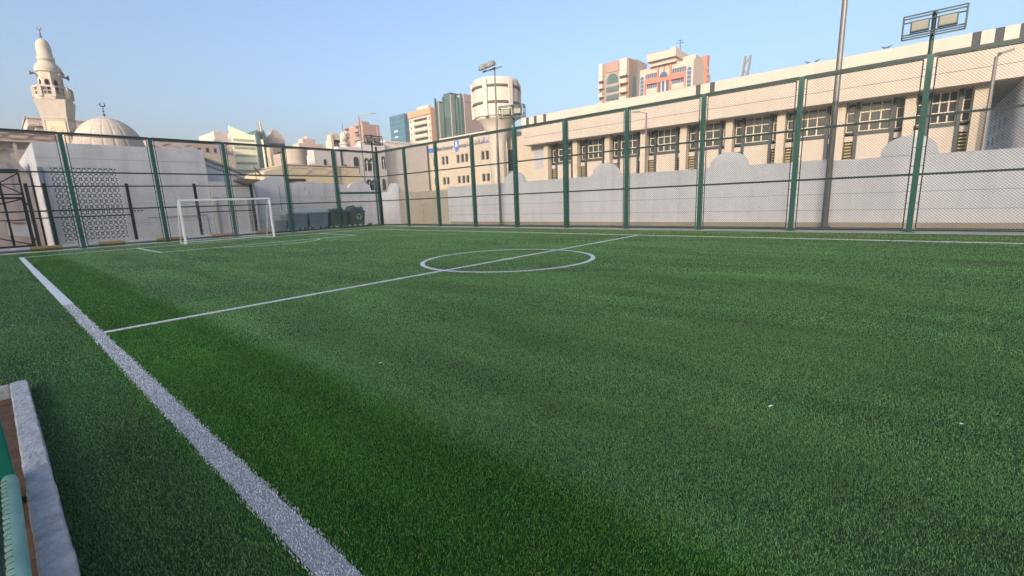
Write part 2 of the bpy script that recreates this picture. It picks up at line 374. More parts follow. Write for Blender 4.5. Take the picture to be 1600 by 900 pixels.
def scatter():
    xs, ys, ws, hs = [], [], [], []
    for r0, r1, dens, wid, hgt in ((0.0, 3.2, 22000, .0030, .0155), (3.2, 5.5, 13000, .0037, .0155), (5.5, 9, 5200, .0058, .0165), (9, 15, 2200, .0078, .017), (15, 24, 950, .0115, .017), (24, 34, 420, .018, .017)):
        ha = 110 if r1 < 4 else 80 if r1 < 6 else 66; area = PI*(r1*r1-r0*r0)*(2*ha/360); n = int(dens*area)
        r = np.sqrt(rng.uniform(r0*r0, r1*r1, n)); t = np.radians(rng.uniform(48.69-ha, 48.69+ha, n))
        xs.append(CAM.x+r*np.sin(t)); ys.append(CAM.y+r*np.cos(t)); ws.append(np.full(n, wid)); hs.append(np.full(n, hgt))
    x, y, w, h = map(np.concatenate, (xs, ys, ws, hs))
    ok = (x < 17.6) & (y < 20.7) & (x > -8.9) & ~((x < -0.60) & (y < KY+0.01))
    return x[ok], y[ok], w[ok], h[ok]
bx, by, bw, bh = scatter()
taken = np.zeros(len(bx), bool)
edge = (rng.random(len(bx))-.5)*0.03
for nm, k in line_masks(bx+edge, by+edge):
    k = k & ~taken; taken |= k
    if nm == 'touchline': k = k & ((by > 2.5) | (rng.random(len(bx)) < .9))
    fib = make_blades(bx[k], by[k], bw[k]*np.where(by[k] < 3, 1.5, 1.15), bh[k]*1.04, nm, M_WFIB)
    if fib is not None:
        structure(fib)
    s = MB(); z = 0.004
    L_ = .012
    if nm == 'touchline': s.quad((.006, -16, z), (WL-.006, -16, z), (WL-.006, 3, z), (.006, 3, z), 1); s.box(0, WL, 3.002, LY, 0.001, L_)
    if nm == 'halfway_line': s.box(WL+.002, W-.047, -.04, .04, .001, L_)
    if nm == 'far_touchline': s.box(W-.045, W+.045, -16, LY-.047, .001, L_)
    if nm == 'goal_line': s.box(WL+.002, W+.045, LY-.045, LY+.045, .001, L_)
    if nm == 'penalty_area_line':
        s.box(3.517, 11.679, 13.68, 13.76, .001, L_)
        for q in (3.557, 11.639): s.box(q-.04, q+.04, 13.762, LY-.047, .001, L_)
    for nm2, cx, cy, rad, t0, t1 in (('centre_circle', 7.795, 0, 2.104, 0, 2*PI), ('penalty_arc', 7.6, 14.17, 2.1, PI+.235, 2*PI-.235)):
        if nm == nm2:
            zz = L_+.004
            for i in range(72):
                a, b = t0+(t1-t0)*i/72, t0+(t1-t0)*(i+1)/72
                q = lambda t, r: (cx+r*math.cos(t), cy+r*math.sin(t), zz)
                s.quad(q(a, rad-.05), q(a, rad+.05), q(b, rad+.05), q(b, rad-.05))
    if s.f:
        sh = s.build(nm, [M_LINE, M_LINEDK])
        if fib is not None: sh.parent = fib; sh.name = 'painted_backing'
        else: structure(sh)
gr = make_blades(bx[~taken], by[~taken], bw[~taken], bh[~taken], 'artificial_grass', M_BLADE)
tag(gr, 'short green artificial grass fibres covering the pitch', 'grass', kind='stuff')

# ================================================================== FENCES
def wire_mesh_data(wid, z0, z1, pitch=0.082, r=0.0032):
    mb = MB(); H = z1-z0
    def clip(u0, s):
        # line u = u0 + s*t, z = z0+t
        t0, t1 = 0, H
        if s > 0: t0 = max(t0, -u0); t1 = min(t1, wid-u0)
        else: t0 = max(t0, u0-wid); t1 = min(t1, u0)
        return (t0, t1) if t1-t0 > 0.02 else None
    for s in (1, -1):
        u = -H if s > 0 else 0
        while u < (wid if s > 0 else wid+H):
            c = clip(u, s)
            if c:
                a = V((u+s*c[0], 0.004*s, z0+c[0])); b = V((u+s*c[1], 0.004*s, z0+c[1]))
                d = (b-a).normalized(); n1 = V((0, 1, 0))*r; n2 = d.cross(V((0, 1, 0)))*r
                ring = [n1, -n1*.5+n2*.87, -n1*.5-n2*.87]
                vs = [a+q for q in ring]+[b+q for q in ring]
                mb.add(vs, [(0, 1, 4, 3), (1, 2, 5, 4), (2, 0, 3, 5)])
            u += pitch
    return mb
GAP = 0.15
wm = wire_mesh_data(SP-2*GAP, 0.14, HF-0.12)
WIREME = wm.build('wire_mesh', M_WIRE); WIREDATA = WIREME.data; bpy.data.objects.remove(WIREME)
fm = MB()
wI = SP-2*GAP
for u in (0, wI): fm.tube([(u, 0, 0.12), (u, 0, HF-0.1)], 0.018, 6)
for z in (0.12, HF-0.10): fm.tube([(0, 0, z), (wI, 0, z)], 0.018, 6)
for k in range(9):
    z = 0.35+k*0.55
    for u, dd in ((0, -1), (wI, 1)): fm.bar((u, 0, z), (u+dd*(GAP-0.07), 0, z), 0.014)
for k in range(6): fm.bar((0.25+k*0.48, 0, HF-0.10), (0.25+k*0.48, 0, HF-0.04), 0.014)
FRME = fm.build('panel_frame', M_GREEN2); FRDATA = FRME.data; bpy.data.objects.remove(FRME)
pm = MB(); pm.box(-.075, .075, -.075, .075, 0, HF, 0); pm.box(-.16, .16, -.13, .13, 0.006, 0.022, 0); pm.box(-.08, .08, -.08, .08, HF, HF+.012)
for z in (1.75, 3.42):
    pm.box(-.085, .085, -.082, .082, z-.05, z+.05, 0)
PME = pm.build('post', M_GREEN); PMD = PME.data; bpy.data.objects.remove(PME)
def part(name, data, parent, loc=(0, 0, 0), rz=0):
    o = bpy.data.objects.new(name, data); COL.objects.link(o); o.parent = parent; o.location = loc; o.rotation_euler = (0, 0, rz); return o
def fence(name, base, n, label, rz, skip=(), rails=((HF-.02, .10), (3.42, .065), (1.75, .065), (0.07, .05)), fmesh=True):
    # runs along local +x from base
    t = thing(name, base, label, 'fence', rz=rz, world=False)
    for i in range(n+1):
        part('post', PMD, t, (i*SP, 0, 0))
    for i in range(n):
        if i in skip: continue
        f = part('panel_frame', FRDATA, t, (i*SP+GAP, 0, 0)); part('wire_mesh', WIREDATA, f, (0, 0, 0))
    for z, h in rails:
        mb = MB()
        for i in range(n):
            if i in skip and z < 1: continue
            mb.box(i*SP+.078, (i+1)*SP-.078, -.03, .03, z-h/2, z+h/2) if z < HF-.1 else mb.box(i*SP+.077, (i+1)*SP-.077, -.045, .045, z-h/2, z+h/2)
        mb.build('rail', M_GREEN2, t)
    return t
rf = fence('sports_fence', (FX, FY, 0), 11, 'tall green chain-link fence along the white wall behind the far touchline', -PI/2)
lf = fence('sports_fence', (FX, FY, 0), 7, 'tall green chain-link fence behind the white goal and the bins', PI, skip=())
# first bay of the left run is a gateway: beam and threshold
mb = MB(); mb.box(.08, SP-.08, -.05, .05, 2.26, 2.40); mb.build('gate_beam', M_GREEN, lf)
mb = MB(); mb.box(.08, SP-.08, -.06, .06, 0.006, 0.06); mb.build('gate_threshold', M_GREEN, lf)
# near fence beside the camera: bottom rail, post, mesh
t = thing('sports_fence', (-.755, -4.12, 0), 'near green fence with pale green bottom rail behind the grey concrete kerb', 'fence', rz=-PI/2, world=False)
mb = MB(); mb.box(-.05, .05, -.06, .02, -.012, HF); mb.build('post', M_TEALPOST, t, bevel=.006)
mb = MB(); mb.box(3.1, 3.2, -.05, .05, -.012, HF); mb.build('post', M_TEALPOST, t, bevel=.006)
mb = MB(); mb.tube([(.06, 0, .15), (.10, 0, .15), (3.09, 0, .15)], [.026, .032, .032], 12); mb.build('bottom_rail', M_PALEGREEN, t, smooth=True)
mb = MB(); mb.box(.052, 3.09, -.04, .04, HF-.1, HF); mb.build('top_rail', M_GREEN2, t)
w2 = wire_mesh_data(2.9, .16, HF-.12, 0.06, 0.0026); mb2 = MB()
mb2.v = [(q[0]+.1, q[1]-.034, q[2]) for q in w2.v]; mb2.f = w2.f; mb2.mi = w2.mi
for k in range(60):
    u = .14+k*.048; mb2.tube([(u, -.038, .13), (u+.003, -.034, .17), (u+.008, -.018, .181), (u+.014, -.006, .184)], .0014, 5)
mb2.build('wire_mesh', M_WIRE, t)

# floodlights on fence posts ---------------------------------------------------------------------------
def floodlight(loc, rz, label, pole_len=1.0, wdt=1.33, hgt=.56, tilt=0.0):
    t = thing('cage_floodlight', loc, label, 'floodlight', 'caged floodlights on the fence', rz=rz, world=False)
    # local: x along the cage, -y faces the pitch, z from the post top
    mb = MB(); mb.tube([(0, 0, 0.014), (0, 0, pole_len)], .055, 10); mb.tube([(0, 0, pole_len), (0, 0, pole_len+.02)], .065, 10); mb.build('pole', M_GREEN2, t)
    z0 = pole_len-.08-hgt; z1 = z0+hgt; D = .34
    mb = MB()
    for y in (-D-.02, -.08):
        for z in (z0, z1): mb.bar((-wdt/2, y, z), (wdt/2, y, z), .035)
        for x in (-wdt/2, wdt/2): mb.bar((x, y, z0), (x, y, z1), .035)
    for z in (z0, z1, z0+hgt*.27, z0+hgt*.8):
        for x in (-wdt/2, wdt/2): mb.bar((x, -D-.02, z), (x, -.08, z), .028)
    for z in (z0+hgt*.22, z0+hgt*.80): mb.bar((-wdt/2, -.09, z), (wdt/2, -.09, z), .03)
    mb.bar((0, -D-.02, z1), (0, 0, z1), .04); mb.bar((0, -D-.02, z0), (0, 0, z0), .04)
    mb.build('cage', M_GREEN2, t)
    for s in (-1, 1):
        cx = s*wdt*.22; hb = MB(); zc = (z0+z1)/2+.01
        hb.box(cx-.21, cx+.21, -.25, -.13, zc-.15, zc+.15); hb.box(cx-.12, cx+.12, -.13, -.09, zc-.1, zc+.1)
        hs = hb.build('lamp_head', M_GREEN2, t, bevel=.01)
        lb = MB(); lb.box(cx-.175, cx+.175, -.262, -.252, zc-.115, zc+.115)
        for q in range(1, 4): lb.box(cx-.175, cx+.175, -.268, -.2625, zc-.115+q*.0575-.006, zc-.115+q*.0575+.006, 1)
        lb.build('lens', [M_LENS, M_LAMPGR], hs)
    return t
floodlight((FX, FY-9*SP+.03, HF), -PI/2, 'caged twin floodlight on the right-hand fence post, largest and nearest of the three', 1.16)
floodlight((FX, FY-4*SP, HF), -PI/2+.35, 'caged twin floodlight on the fence post in front of the round water tower', 1.12)
floodlight((FX-.28, FY, HF), .12, 'caged twin floodlight at the fence corner before the reddish brown flats', 1.10)
mb = MB(); mb.tube([(FX-.28, FY, 0.01), (FX-.28, FY, HF)], .06, 10); 
t = thing('fence_post', (FX-.28, FY+.0, 0), 'slim green post doubled against the fence corner under the caged light', 'post'); mb.build('shaft', M_GREEN, t)
t = thing('fence_post', (FX+.16, FY+.2, 0), 'dark grey round-topped post standing just behind the fence corner', 'post')
mb = MB(); mb.tube([(FX+.16, FY+.2, 0), (FX+.16, FY+.2, 5.45), (FX+.16, FY+.2, 5.52)], [.075, .075, .04], 10); mb.build('shaft', M_GREEN2, t)

# ================================================================== RIGHT BOUNDARY WALL, gate, back wall
def dome_poly(r, n=24): return [(-r, -.02)]+[(-r*math.cos(PI*k/n), .06+(.58)*math.sin(PI*k/n)) for k in range(n+1)]+[(r, -.02)]
wx = 20.5
t = thing('boundary_wall', (wx, 2, 0), 'long white boundary wall with rounded humps behind the far touchline fence', 'wall')
mb = MB()
for y0, y1, h in ((-30, -5.02, 2.44), (-5.02, 16.6, 2.50)):
    mb.box(wx, wx+.22, y0, y1-.001, -.03, h, 0)
    for z in (.62, 1.22): mb.box(wx-.004, wx, y0, y1-.002, z-.008, z+.008, 1)
mb.box(wx+.0, wx+.22, 22.25, 25.2, -.03, 2.46, 0)
mb.box(wx-.012, wx-.001, -30, 16.5, -.03, .16, 2)
mb.build('wall', [M_WALL, M_GREYPAN, M_SAND], t)
for yc in (10.58, 4.44, -1.45, -7.26, -13.1, 22.9):
    mb = MB(); mb.extr(dome_poly(.75), (wx-.003, yc, 2.47), (0, -1, 0), UZ, MX, -.225, 0); mb.build('coping_hump', M_WALL, t)
t = thing('sliding_gate', (wx+.05, 19.4, 0), 'beige sheet metal gate set in the white wall near the fence corner', 'gate')
mb = MB(); mb.box(wx+.04, wx+.10, 16.62, 22.24, 0, 2.32, 0)
mb.box(wx+.03, wx+.038, 19.42, 19.46, 0, 1.3, 1); mb.box(wx+.03, wx+.038, 19.1, 19.75, 1.3, 1.33, 1)
mb.build('gate_leaf', [M_GATE, M_SIGNBAND], t)

t = thing('boundary_wall', (15, 24.4, 0), 'patched old white wall with humps behind the bins and goal', 'wall')
mb = MB(); prof = [(9.0, 3.0), (11.1, 3.0), (11.15, 3.36), (12.6, 3.30), (12.65, 3.1), (15.0, 3.28), (17.3, 3.05), (17.6, 2.65), (20.45, 2.62)]
for (a, ha), (b, hb) in zip(prof, prof[1:]):
    if b-a < .06: continue
    mb.extr([(a, -.03), (b, -.03), (b, hb), (a, ha)], (0, 24.5, 0), UX, UZ, MY, -.25, 0, 0)
for z in (.75, 1.5, 2.2): mb.box(9.3, 20.3, 24.494, 24.5, z-.006, z+.006, 1)
mb.build('wall', [M_WALL2, M_GREYPAN], t)
for xc, r in ((18.6, .95), (12.4, .8)):
    mb = MB(); mb.extr(dome_poly(r), (xc, 24.497, 2.64 if xc > 15 else 3.0), UX, UZ, MY, -.24, 0); mb.build('coping_hump', M_WALL2, t)
mb = MB()
for i in range(14):
    x = random.uniform(12.8, 17.2); z = random.uniform(2.3, 3.0); dx = random.uniform(-.5, .5); mb.bar((x, 24.492, z), (x+dx, 24.492, z-random.uniform(.1, .6)), .014, .006)
mb.build('crack', M_GREYPAN, t)
t = thing('pilaster_wall', (9.8, 23.4, 0), 'grey cement shed front with a flat lintel between the white annex and the old wall', 'wall')
mb = MB(); mb.box(8.45, 10.9, 23.9, 24.3, -.03, 3.2, 0); mb.box(8.45, 10.9, 23.86, 23.898, 2.2, 2.26, 1); mb.box(10.35, 10.5, 23.84, 23.898, -.03, 2.3, 2)
mb.box(8.6, 8.75, 23.84, 23.898, -.03, 2.3, 2); mb.build('wall', [M_WALL2, M_GREYPAN, M_CREAM], t)
cx_ = at(386, 283, 'y', 23.3)
t = thing('canopy', (cx_.x, 23.3, 0), 'sagging brown sheet canopy under the wall rubble between the goal and the annex', 'canopy')
mb = MB(); mb.extr([(-.62, .12), (-.2, -.08), (.1, -.1), (.62, .1), (.66, .2), (.1, .22), (-.6, .24)], (cx_.x, 23.3, cx_.z-.1), UX, UZ, MY, -.5, .25); mb.build('sheet', M_TARP, t)
mb = MB(); mb.bar((cx_.x+.2, 23.3, -.03), (cx_.x+.2, 23.3, cx_.z-.2), .08); mb.build('prop', M_STRIP, t)
dd = at(399, 268, 'y', 25.6)
t = thing('satellite_dish', (dd.x, 25.6, 0), 'grey satellite dish on the shed roof beside the pale yellow block', 'dish')
c = V((dd.x, 25.5, dd.z)); mb = MB(); ax = V((.75, -.35, .55)).normalized(); e1 = ax.cross(UZ).normalized(); e2 = e1.cross(ax)
prof = [(0.0, 0.0), (.14, .02), (.28, .07), (.38, .13)]
for k in range(3):
    for i in range(20):
        a0, a1 = 2*PI*i/20, 2*PI*(i+1)/20; q = lambda r, h, a: c+ax*h+e1*(r*math.cos(a))+e2*(r*math.sin(a))
        mb.quad(q(*prof[k], a0), q(*prof[k+1], a0), q(*prof[k+1], a1), q(*prof[k], a1)); mb.quad(q(*prof[k], a1)-ax*.012, q(*prof[k+1], a1)-ax*.012, q(*prof[k+1], a0)-ax*.012, q(*prof[k], a0)-ax*.012)
mb.build('reflector', M_LAMPGR, t)
mb = MB(); mb.tube([(c.x, 25.62, 3.0), (c.x, 25.62, c.z)], .025); mb.bar(c, c+ax*.45, .02); mb.bar((c.x-.5, 25.7, c.z-.25), (c.x+.6, 25.7, c.z-.3), .03); mb.bar((c.x-.3, 25.75, c.z-.3), (c.x+.1, 25.75, c.z+.15), .025); mb.build('mount', M_DARKMETAL, t)

# striped kerb, low pipe fence, black gate ----------------------------------------------------------------
kx = -6.0; i = 0
t = thing('striped_kerb', (3, 21.9, 0), 'low kerb painted in yellow and white bands behind the goal fence', 'kerb')
mbw, mby = MB(), MB()
edges_ = [-6.0, -4.6, -3.2, -1.8, -.4, .5, 1.55, 2.8, 3.8, 5.05, 6.4, 7.55, 8.75, 9.83, 10.6]
cols_ = ['y', 'w', 'y', 'w', 'w', 'y', 'w', 'y', 'w', 'y', 'w', 'y', 'w', 'y']
for a_, b_, c_ in zip(edges_, edges_[1:], cols_): (mbw if c_ == 'w' else mby).box(a_+.002, b_-.002, 21.78, 22.45, -.03, .19)
mbw.build('white_band', M_KERBW, t); mby.build('yellow_band', M_KERBY, t)
t = thing('pipe_fence', (5, 22.3, .19), 'low black pipe fence with leaning posts on the striped kerb behind the goal', 'fence')
for px in (.85, 1.43, 4.36, 7.26, 10.13):
    mb = MB(); mb.box(px-.06, px+.06, 22.34, 22.46, .185, 3.0); mb.build('post', M_BLACK, t)
for z, a, b in ((2.86, .85, 10.1), (1.45, .9, 4.3), (1.44, 7.3, 10.1)):
    mb = MB(); mb.tube([(a, 22.3, z), (b, 22.3, z)], .028, 8); mb.build('rail', M_BLACK, t)
t = thing('steel_gate', (.6, 22.8, .1), 'black steel gate leaf with crossed braces at the left end of the pitch', 'gate')
mb = MB(); gx0, gx1, gy = -2.4, .68, 22.7
for x in (gx0, gx1): mb.bar((x, gy, .2), (x, gy, 2.4), .09)
for z in (.23, 2.37): mb.bar((gx0, gy-.002, z), (gx1, gy-.002, z), .09)
for z in (1.4,): mb.bar((gx0, gy-.002, z), (gx1, gy-.002, z), .05)
mb.build('gate_frame', M_BLACK, t)
for a, b in (((gx0, 1.42), (gx1, 2.33)), ((gx0, 1.38), (gx1, .27))):
    mb = MB(); mb.bar((a[0], gy+.01, a[1]), (b[0], gy+.01, b[1]), .055); mb.build('brace', M_BLACK, t)
for z in (.5, 2.1):
    mb = MB(); mb.box(.70, .80, gy-.05, gy-.02, z-.05, z+.05); mb.build('hinge', M_BLACK, t)
t = thing('gate_truss', (-.5, 23.2, .1), 'black steel beam with crossed bars above the gate at the left edge', 'truss')
mb = MB(); mb.box(-3.0, .78, 23.1, 23.25, 3.48, 3.66); mb.bar((-3, 23.18, 2.55), (.75, 23.18, 2.55), .06)
mb.bar((.1, 23.2, -.02), (.1, 23.2, 3.48), .08); mb.bar((-.3, 23.19, 3.0), (.74, 23.19, 3.0), .05)
for a, b in ((-.6, .72), (-2.0, -.66)): mb.bar((a, 23.15, 2.58), (b, 23.15, 3.47), .045); mb.bar((a, 23.19, 3.47), (b, 23.19, 2.58), .045)
mb.bar((.74, 23.18, -.02), (.74, 23.18, 3.47), .07); mb.bar((-3.0, 23.18, -.02), (-3.0, 23.18, 3.47), .07)
mb.build('beam', M_BLACK, t)
t = thing('notice_board', (.45, 24.8, 0), 'grey white board with a red top edge leaning behind the black gate', 'board')
mb = MB(); mb.extr([(-.42, .25), (.42, .12), (.45, .72), (-.38, .86)], (.45, 24.6, .45), UX, UZ, MY, 0, .03); mb.build('board', M_KERBW, t)
mb = MB(); mb.bar((.05, 24.55, 1.34), (.62, 24.55, 1.22), .07, .05); mb.build('top_edge', M_RED, t)
mb = MB(); mb.bar((.1, 24.65, -.03), (.1, 24.65, .9), .05); mb.bar((.8, 24.65, -.03), (.8, 24.65, .9), .05); mb.build('leg', M_DARKMETAL, t)

# ================================================================== GOAL
t = thing('football_goal', (7.33, LY, 0), 'small white framed football goal with sagging net at the far end', 'goal')
g0, g1, gh = 5.358, 9.298, 2.01
for x in (g0, g1):
    mb = MB(); mb.box(x-.045, x+.045, LY-.045, LY+.045, 0.002, gh-.046); mb.build('post', M_WHITEP, t, bevel=.012)
mb = MB(); mb.box(g0-.045, g1+.045, LY-.045, LY+.045, gh-.045, gh+.045); mb.build('crossbar', M_WHITEP, t, bevel=.012)
for x in (g0, g1):
    mb = MB(); mb.tube([(x, LY+.05, gh-.02), (x, LY+.35, gh-.25), (x, LY+.75, .5), (x, LY+.95, .04), (x, LY+.05, .03)], .02, 6); mb.build('back_support', M_WHITEP, t)
mb = MB(); mb.tube([(g0, LY+.95, .035), (g1, LY+.95, .035)], .022, 6); mb.build('ground_bar', M_WHITEP, t)
mb = MB(); pr = [(LY+.06, gh-.06), (LY+.35, gh-.28), (LY+.75, .5), (LY+.93, .05)]
def prf(s):
    s = s*3; i = min(int(s), 2); f = s-i; return pr[i][0]*(1-f)+pr[i+1][0]*f, pr[i][1]*(1-f)+pr[i+1][1]*f
for k in range(27):
    x = g0+.05+(g1-g0-.1)*k/26; mb.tube([(x, prf(s/8)[0], prf(s/8)[1]) for s in range(9)], .0028, 3, cap=False)
for j in range(14):
    y, z = prf(j/13); mb.tube([(g0+(g1-g0)*k/12, y, z-.02*math.sin(k*PI)) for k in range(13)], .0028, 3, cap=False)
for x in (g0, g1):
    for j in range(12):
        z = .12+j*.15; y1 = max(LY+.1, [prf(s/20)[0] for s in range(21) if prf(s/20)[1] <= z][0])
        mb.tube([(x, LY+.03, z), (x, y1, z)], .0028, 3, cap=False)
mb.build('net', M_NET, t)

# ================================================================== BINS
def wheel(parent, p, r=.09):
    mb = MB(); p = V(p); mb.tube([p+V((0, -.03, 0)), p+V((0, .03, 0))], r, 14, 0); mb.tube([p+V((0, -.036, 0)), p+V((0, .036, 0))], r*.55, 10, 1)
    mb.bar(p+V((0, 0, 0)), p+V((0, 0, .19)), .05, .03, 1); return mb.build('wheel', [M_RUBBER, M_WHEELW], parent)
def dumpster(x0, x1, label, mb_body, lidmat, grp, kind):
    y0, y1 = 22.5, 23.5; xc = (x0+x1)/2; hw = (x1-x0)/2-.03
    t = thing('wheeled_bin', (xc, 23.0, 0), label, 'bin', grp)
    mb = MB(); b, zt = .17, 1.12
    pr = [(hw*.90, .06, b), (hw*.93, .05, .5), (hw, 0, zt)]
    for (a, ya, za), (c, yc, zc) in zip(pr, pr[1:]):
        A = [(xc-a, y0+ya, za), (xc+a, y0+ya, za), (xc+a, y1-ya, za), (xc-a, y1-ya, za)]; B = [(xc-c, y0+yc, zc), (xc+c, y0+yc, zc), (xc+c, y1-yc, zc), (xc-c, y1-yc, zc)]
        for i in range(4): mb.quad(A[i], A[(i+1) % 4], B[(i+1) % 4], B[i])
    mb.quad(*[(xc+sx*hw*.9, y, b) for sx, y in ((-1, y0+.06), (-1, y1-.06), (1, y1-.06), (1, y0+.06))])
    mb.quad(*[(xc+sx*hw*.985, y, 1.02) for sx, y in ((-1, y0+.01), (1, y0+.01), (1, y1-.01), (-1, y1-.01))])
    for k in (-.5, 0, .5): mb.box(xc+k*hw*1.2-.025, xc+k*hw*1.2+.025, y0-.012, y0+.03, .45, 1.02)
    mb.build('body', mb_body, t)
    mb = MB(); mb.box(xc-hw-.03, xc+hw+.03, y0-.035, y0-.001, zt-.09, zt-.02); mb.box(xc-hw-.03, xc-hw-.001, y0, y1+.02, zt-.09, zt-.02); mb.box(xc+hw+.001, xc+hw+.03, y0, y1+.02, zt-.09, zt-.02)
    mb.build('rim', mb_body, t, bevel=.01)
    if kind == 'lid':
        mb = MB(); prof = [(y0-.06, zt-.01), (y0-.06, zt+.04), (y0+.25, zt+.15), (y1-.25, zt+.21), (y1, zt+.18), (y1, zt-.01)]
        vs = [(x, y, z) for x in (xc-hw-.04, xc+hw+.04) for y, z in prof]; n = len(prof)
        mb.add(vs, [tuple(range(n)), tuple(range(n, 2*n))[::-1]]+[(i, (i+1) % n, n+(i+1) % n, n+i) for i in range(n)]); mb.build('lid', lidmat, t, bevel=.015)
    for sx in (-1, 1):
        for y in (y0+.12, y1-.12): wheel(t, (xc+sx*hw*.72, y, .09))
    return t, xc, y0, hw, zt
dumpster(12.02, 13.42, 'blue-grey wheeled bin with closed sloping lid, next to the small grey bin', M_BINBLUE, M_BINLID, 'wheeled bins behind the goal fence', 'lid')
dumpster(13.46, 14.86, 'blue-grey wheeled bin with closed sloping lid, beside the dark green bins', M_BINBLUE, M_BINLID, 'wheeled bins behind the goal fence', 'lid')
def bag(x, y, z, rx, ry, rz, label):
    mb = MB(); n, mrows = 18, 9; vs = []; ph = random.uniform(0, 6)
    for i in range(mrows+1):
        th = PI*.5*i/mrows if True else 0
        for k in range(n):
            a = 2*PI*k/n; f = 1+.10*math.sin(3*a+ph)+.07*math.sin(5*a+2*ph+i)+random.uniform(-.04, .04)
            ct = math.cos(th)**.6; vs.append((x+rx*math.cos(a)*ct*f, y+ry*math.sin(a)*ct*f, z+rz*math.sin(th)*(1+.12*ct*math.sin(2*a+ph))))
    fs = [(i*n+k, i*n+(k+1) % n, (i+1)*n+(k+1) % n, (i+1)*n+k) for i in range(mrows) for k in range(n)]; fs.append(tuple(range(n))[::-1])
    mb.add(vs, fs); mb.tube([(x+.1, y, z+rz*.9), (x+.12, y, z+rz*1.04), (x+.17, y, z+rz*1.1)], [.04, .025, .045], 7)
    o = mb.build('rubbish_bag', M_BAG, origin=(x, y, z)); return tag(o, label, 'rubbish bag', 'black rubbish bags at the green bins')
t, xc, y0, hw, zt = dumpster(15.02, 16.26, 'dark green wheeled bin heaped with black bags, partly behind the fence post', M_BINGREEN, None, 'wheeled bins behind the goal fence', 'open')
bag(xc-.28, 22.95, zt-.09, .42, .42, .30, 'flat black rubbish bag at the left of the green bin behind the post')
bag(xc+.25, 22.95, zt-.09, .36, .4, .34, 'knotted black rubbish bag at the right of the green bin behind the post')
t, xc, y0, hw, zt = dumpster(16.42, 17.66, 'dark green wheeled bin with pale arrow print, rightmost in the row', M_BINGREEN, None, 'wheeled bins behind the goal fence', 'open')
mb = MB()
for k in range(3):
    a = PI/2+k*2*PI/3; c = V((xc+.08+.16*math.cos(a), 0, .72+.15*math.sin(a))); d = a+PI/2
    pts = [(-.16, -.045), (.05, -.045), (.05, -.1), (.17, 0), (.05, .1), (.05, .045), (-.16, .045)]
    cs, sn = math.cos(d), math.sin(d); mb.extr([(u*cs-w*sn, u*sn+w*cs) for u, w in pts], (c.x, y0+.015, c.z), UX, UZ, MY, 0, .024+.004*k)
mb.build('arrow_print', M_PRINT, t)
bag(xc-.2, 22.95, zt-.09, .46, .42, .46, 'tallest rounded black rubbish bag on the bin with the arrow print')
bag(xc+.36, 22.9, zt-.09, .3, .36, .36, 'small black rubbish bag at the right edge of the bin with the arrow print')
bag(17.95, 22.55, -.02, .2, .16, .2, 'small black rubbish bag lying on the ground right of the last bin')
t = thing('small_bin', (11.66, 22.7, 0), 'small grey ribbed bin standing between the goal post and the blue-grey bins', 'bin')
mb = MB(); A = [(11.38, 22.5), (11.93, 22.5), (11.93, 22.95), (11.38, 22.95)]; B = [(11.34, 22.46), (11.98, 22.46), (11.98, 23.0), (11.34, 23.0)]
for i in range(4): mb.quad((*A[i], .01), (*A[(i+1) % 4], .01), (*B[(i+1) % 4], .68), (*B[i], .68))
for k in range(6): mb.box(11.42+k*.09, 11.45+k*.09, 22.462, 22.50, .08, .62)
mb.build('body', M_BINGREY, t); mb = MB(); mb.box(11.32, 12.0, 22.44, 23.02, .682, .74); mb.build('lid', M_BINGREY, t, bevel=.015)

# ================================================================== LAMP MASTS inside the fence line and street lamps
def mast(loc, h, r0, r1, label, heads, bx_=0.0):
    t = thing('floodlight_mast', loc, label, 'floodlight mast'); x, y, z = loc
    mb = MB(); mb.tube([(x, y, 0), (x, y, .02)], .2, 12); mb.tube([(x, y, .02), (x, y, h)], [r0, r1], 12); mb.build('pole', M_GALV, t, smooth=False)
    mb = MB(); mb.bar((x, y-.55, h-.08), (x, y+.95, h-.08), .07); mb.build('bracket', M_LAMPGR, t)
    for dy, dx in heads:
        mb = MB(); c = V((x+dx, y+dy, h+.1))
        vs = []; n = 12
        for (rr, zz) in ((.30, -.12), (.34, -.02), (.30, .12), (.16, .22)):
            for k in range(n):
                a = 2*PI*k/n; p = V((rr*1.05*math.cos(a), rr*.8*math.sin(a), zz*.85)); p.rotate(Matrix.Rotation(-.45, 3, 'Y')); vs.append(c+p)
        mb.add(vs, [(i*n+k, i*n+(k+1) % n, (i+1)*n+(k+1) % n, (i+1)*n+k) for i in range(3) for k in range(n)]+[tuple(range(n))[::-1], tuple(3*n+k for k in range(n))])
        hd = mb.build('lamp_head', M_LAMPGR, t)
        mb = MB(); vs = []
        for k in range(n):
            a = 2*PI*k/n; p = V(((.27*1.05)*math.cos(a), (.27*.8)*math.sin(a), -.109)); p.rotate(Matrix.Rotation(-.45, 3, 'Y')); vs.append(c+p)
        mb.add(vs, [tuple(range(n))[::-1]]); mb.build('lens', M_LENS, hd)
    return t
mast((20.2, 11.5, 0), 9.05, .085, .05, 'slim floodlight mast with two rounded heads before the round water tower', ((.75, -.15), (.05, -.25)))
mast((20.22, -5.08, 0), 11.5, .11, .07, 'tall grey floodlight mast before the wall, running out of the top of the picture', ((.4, -.2), (-.4, -.2)))
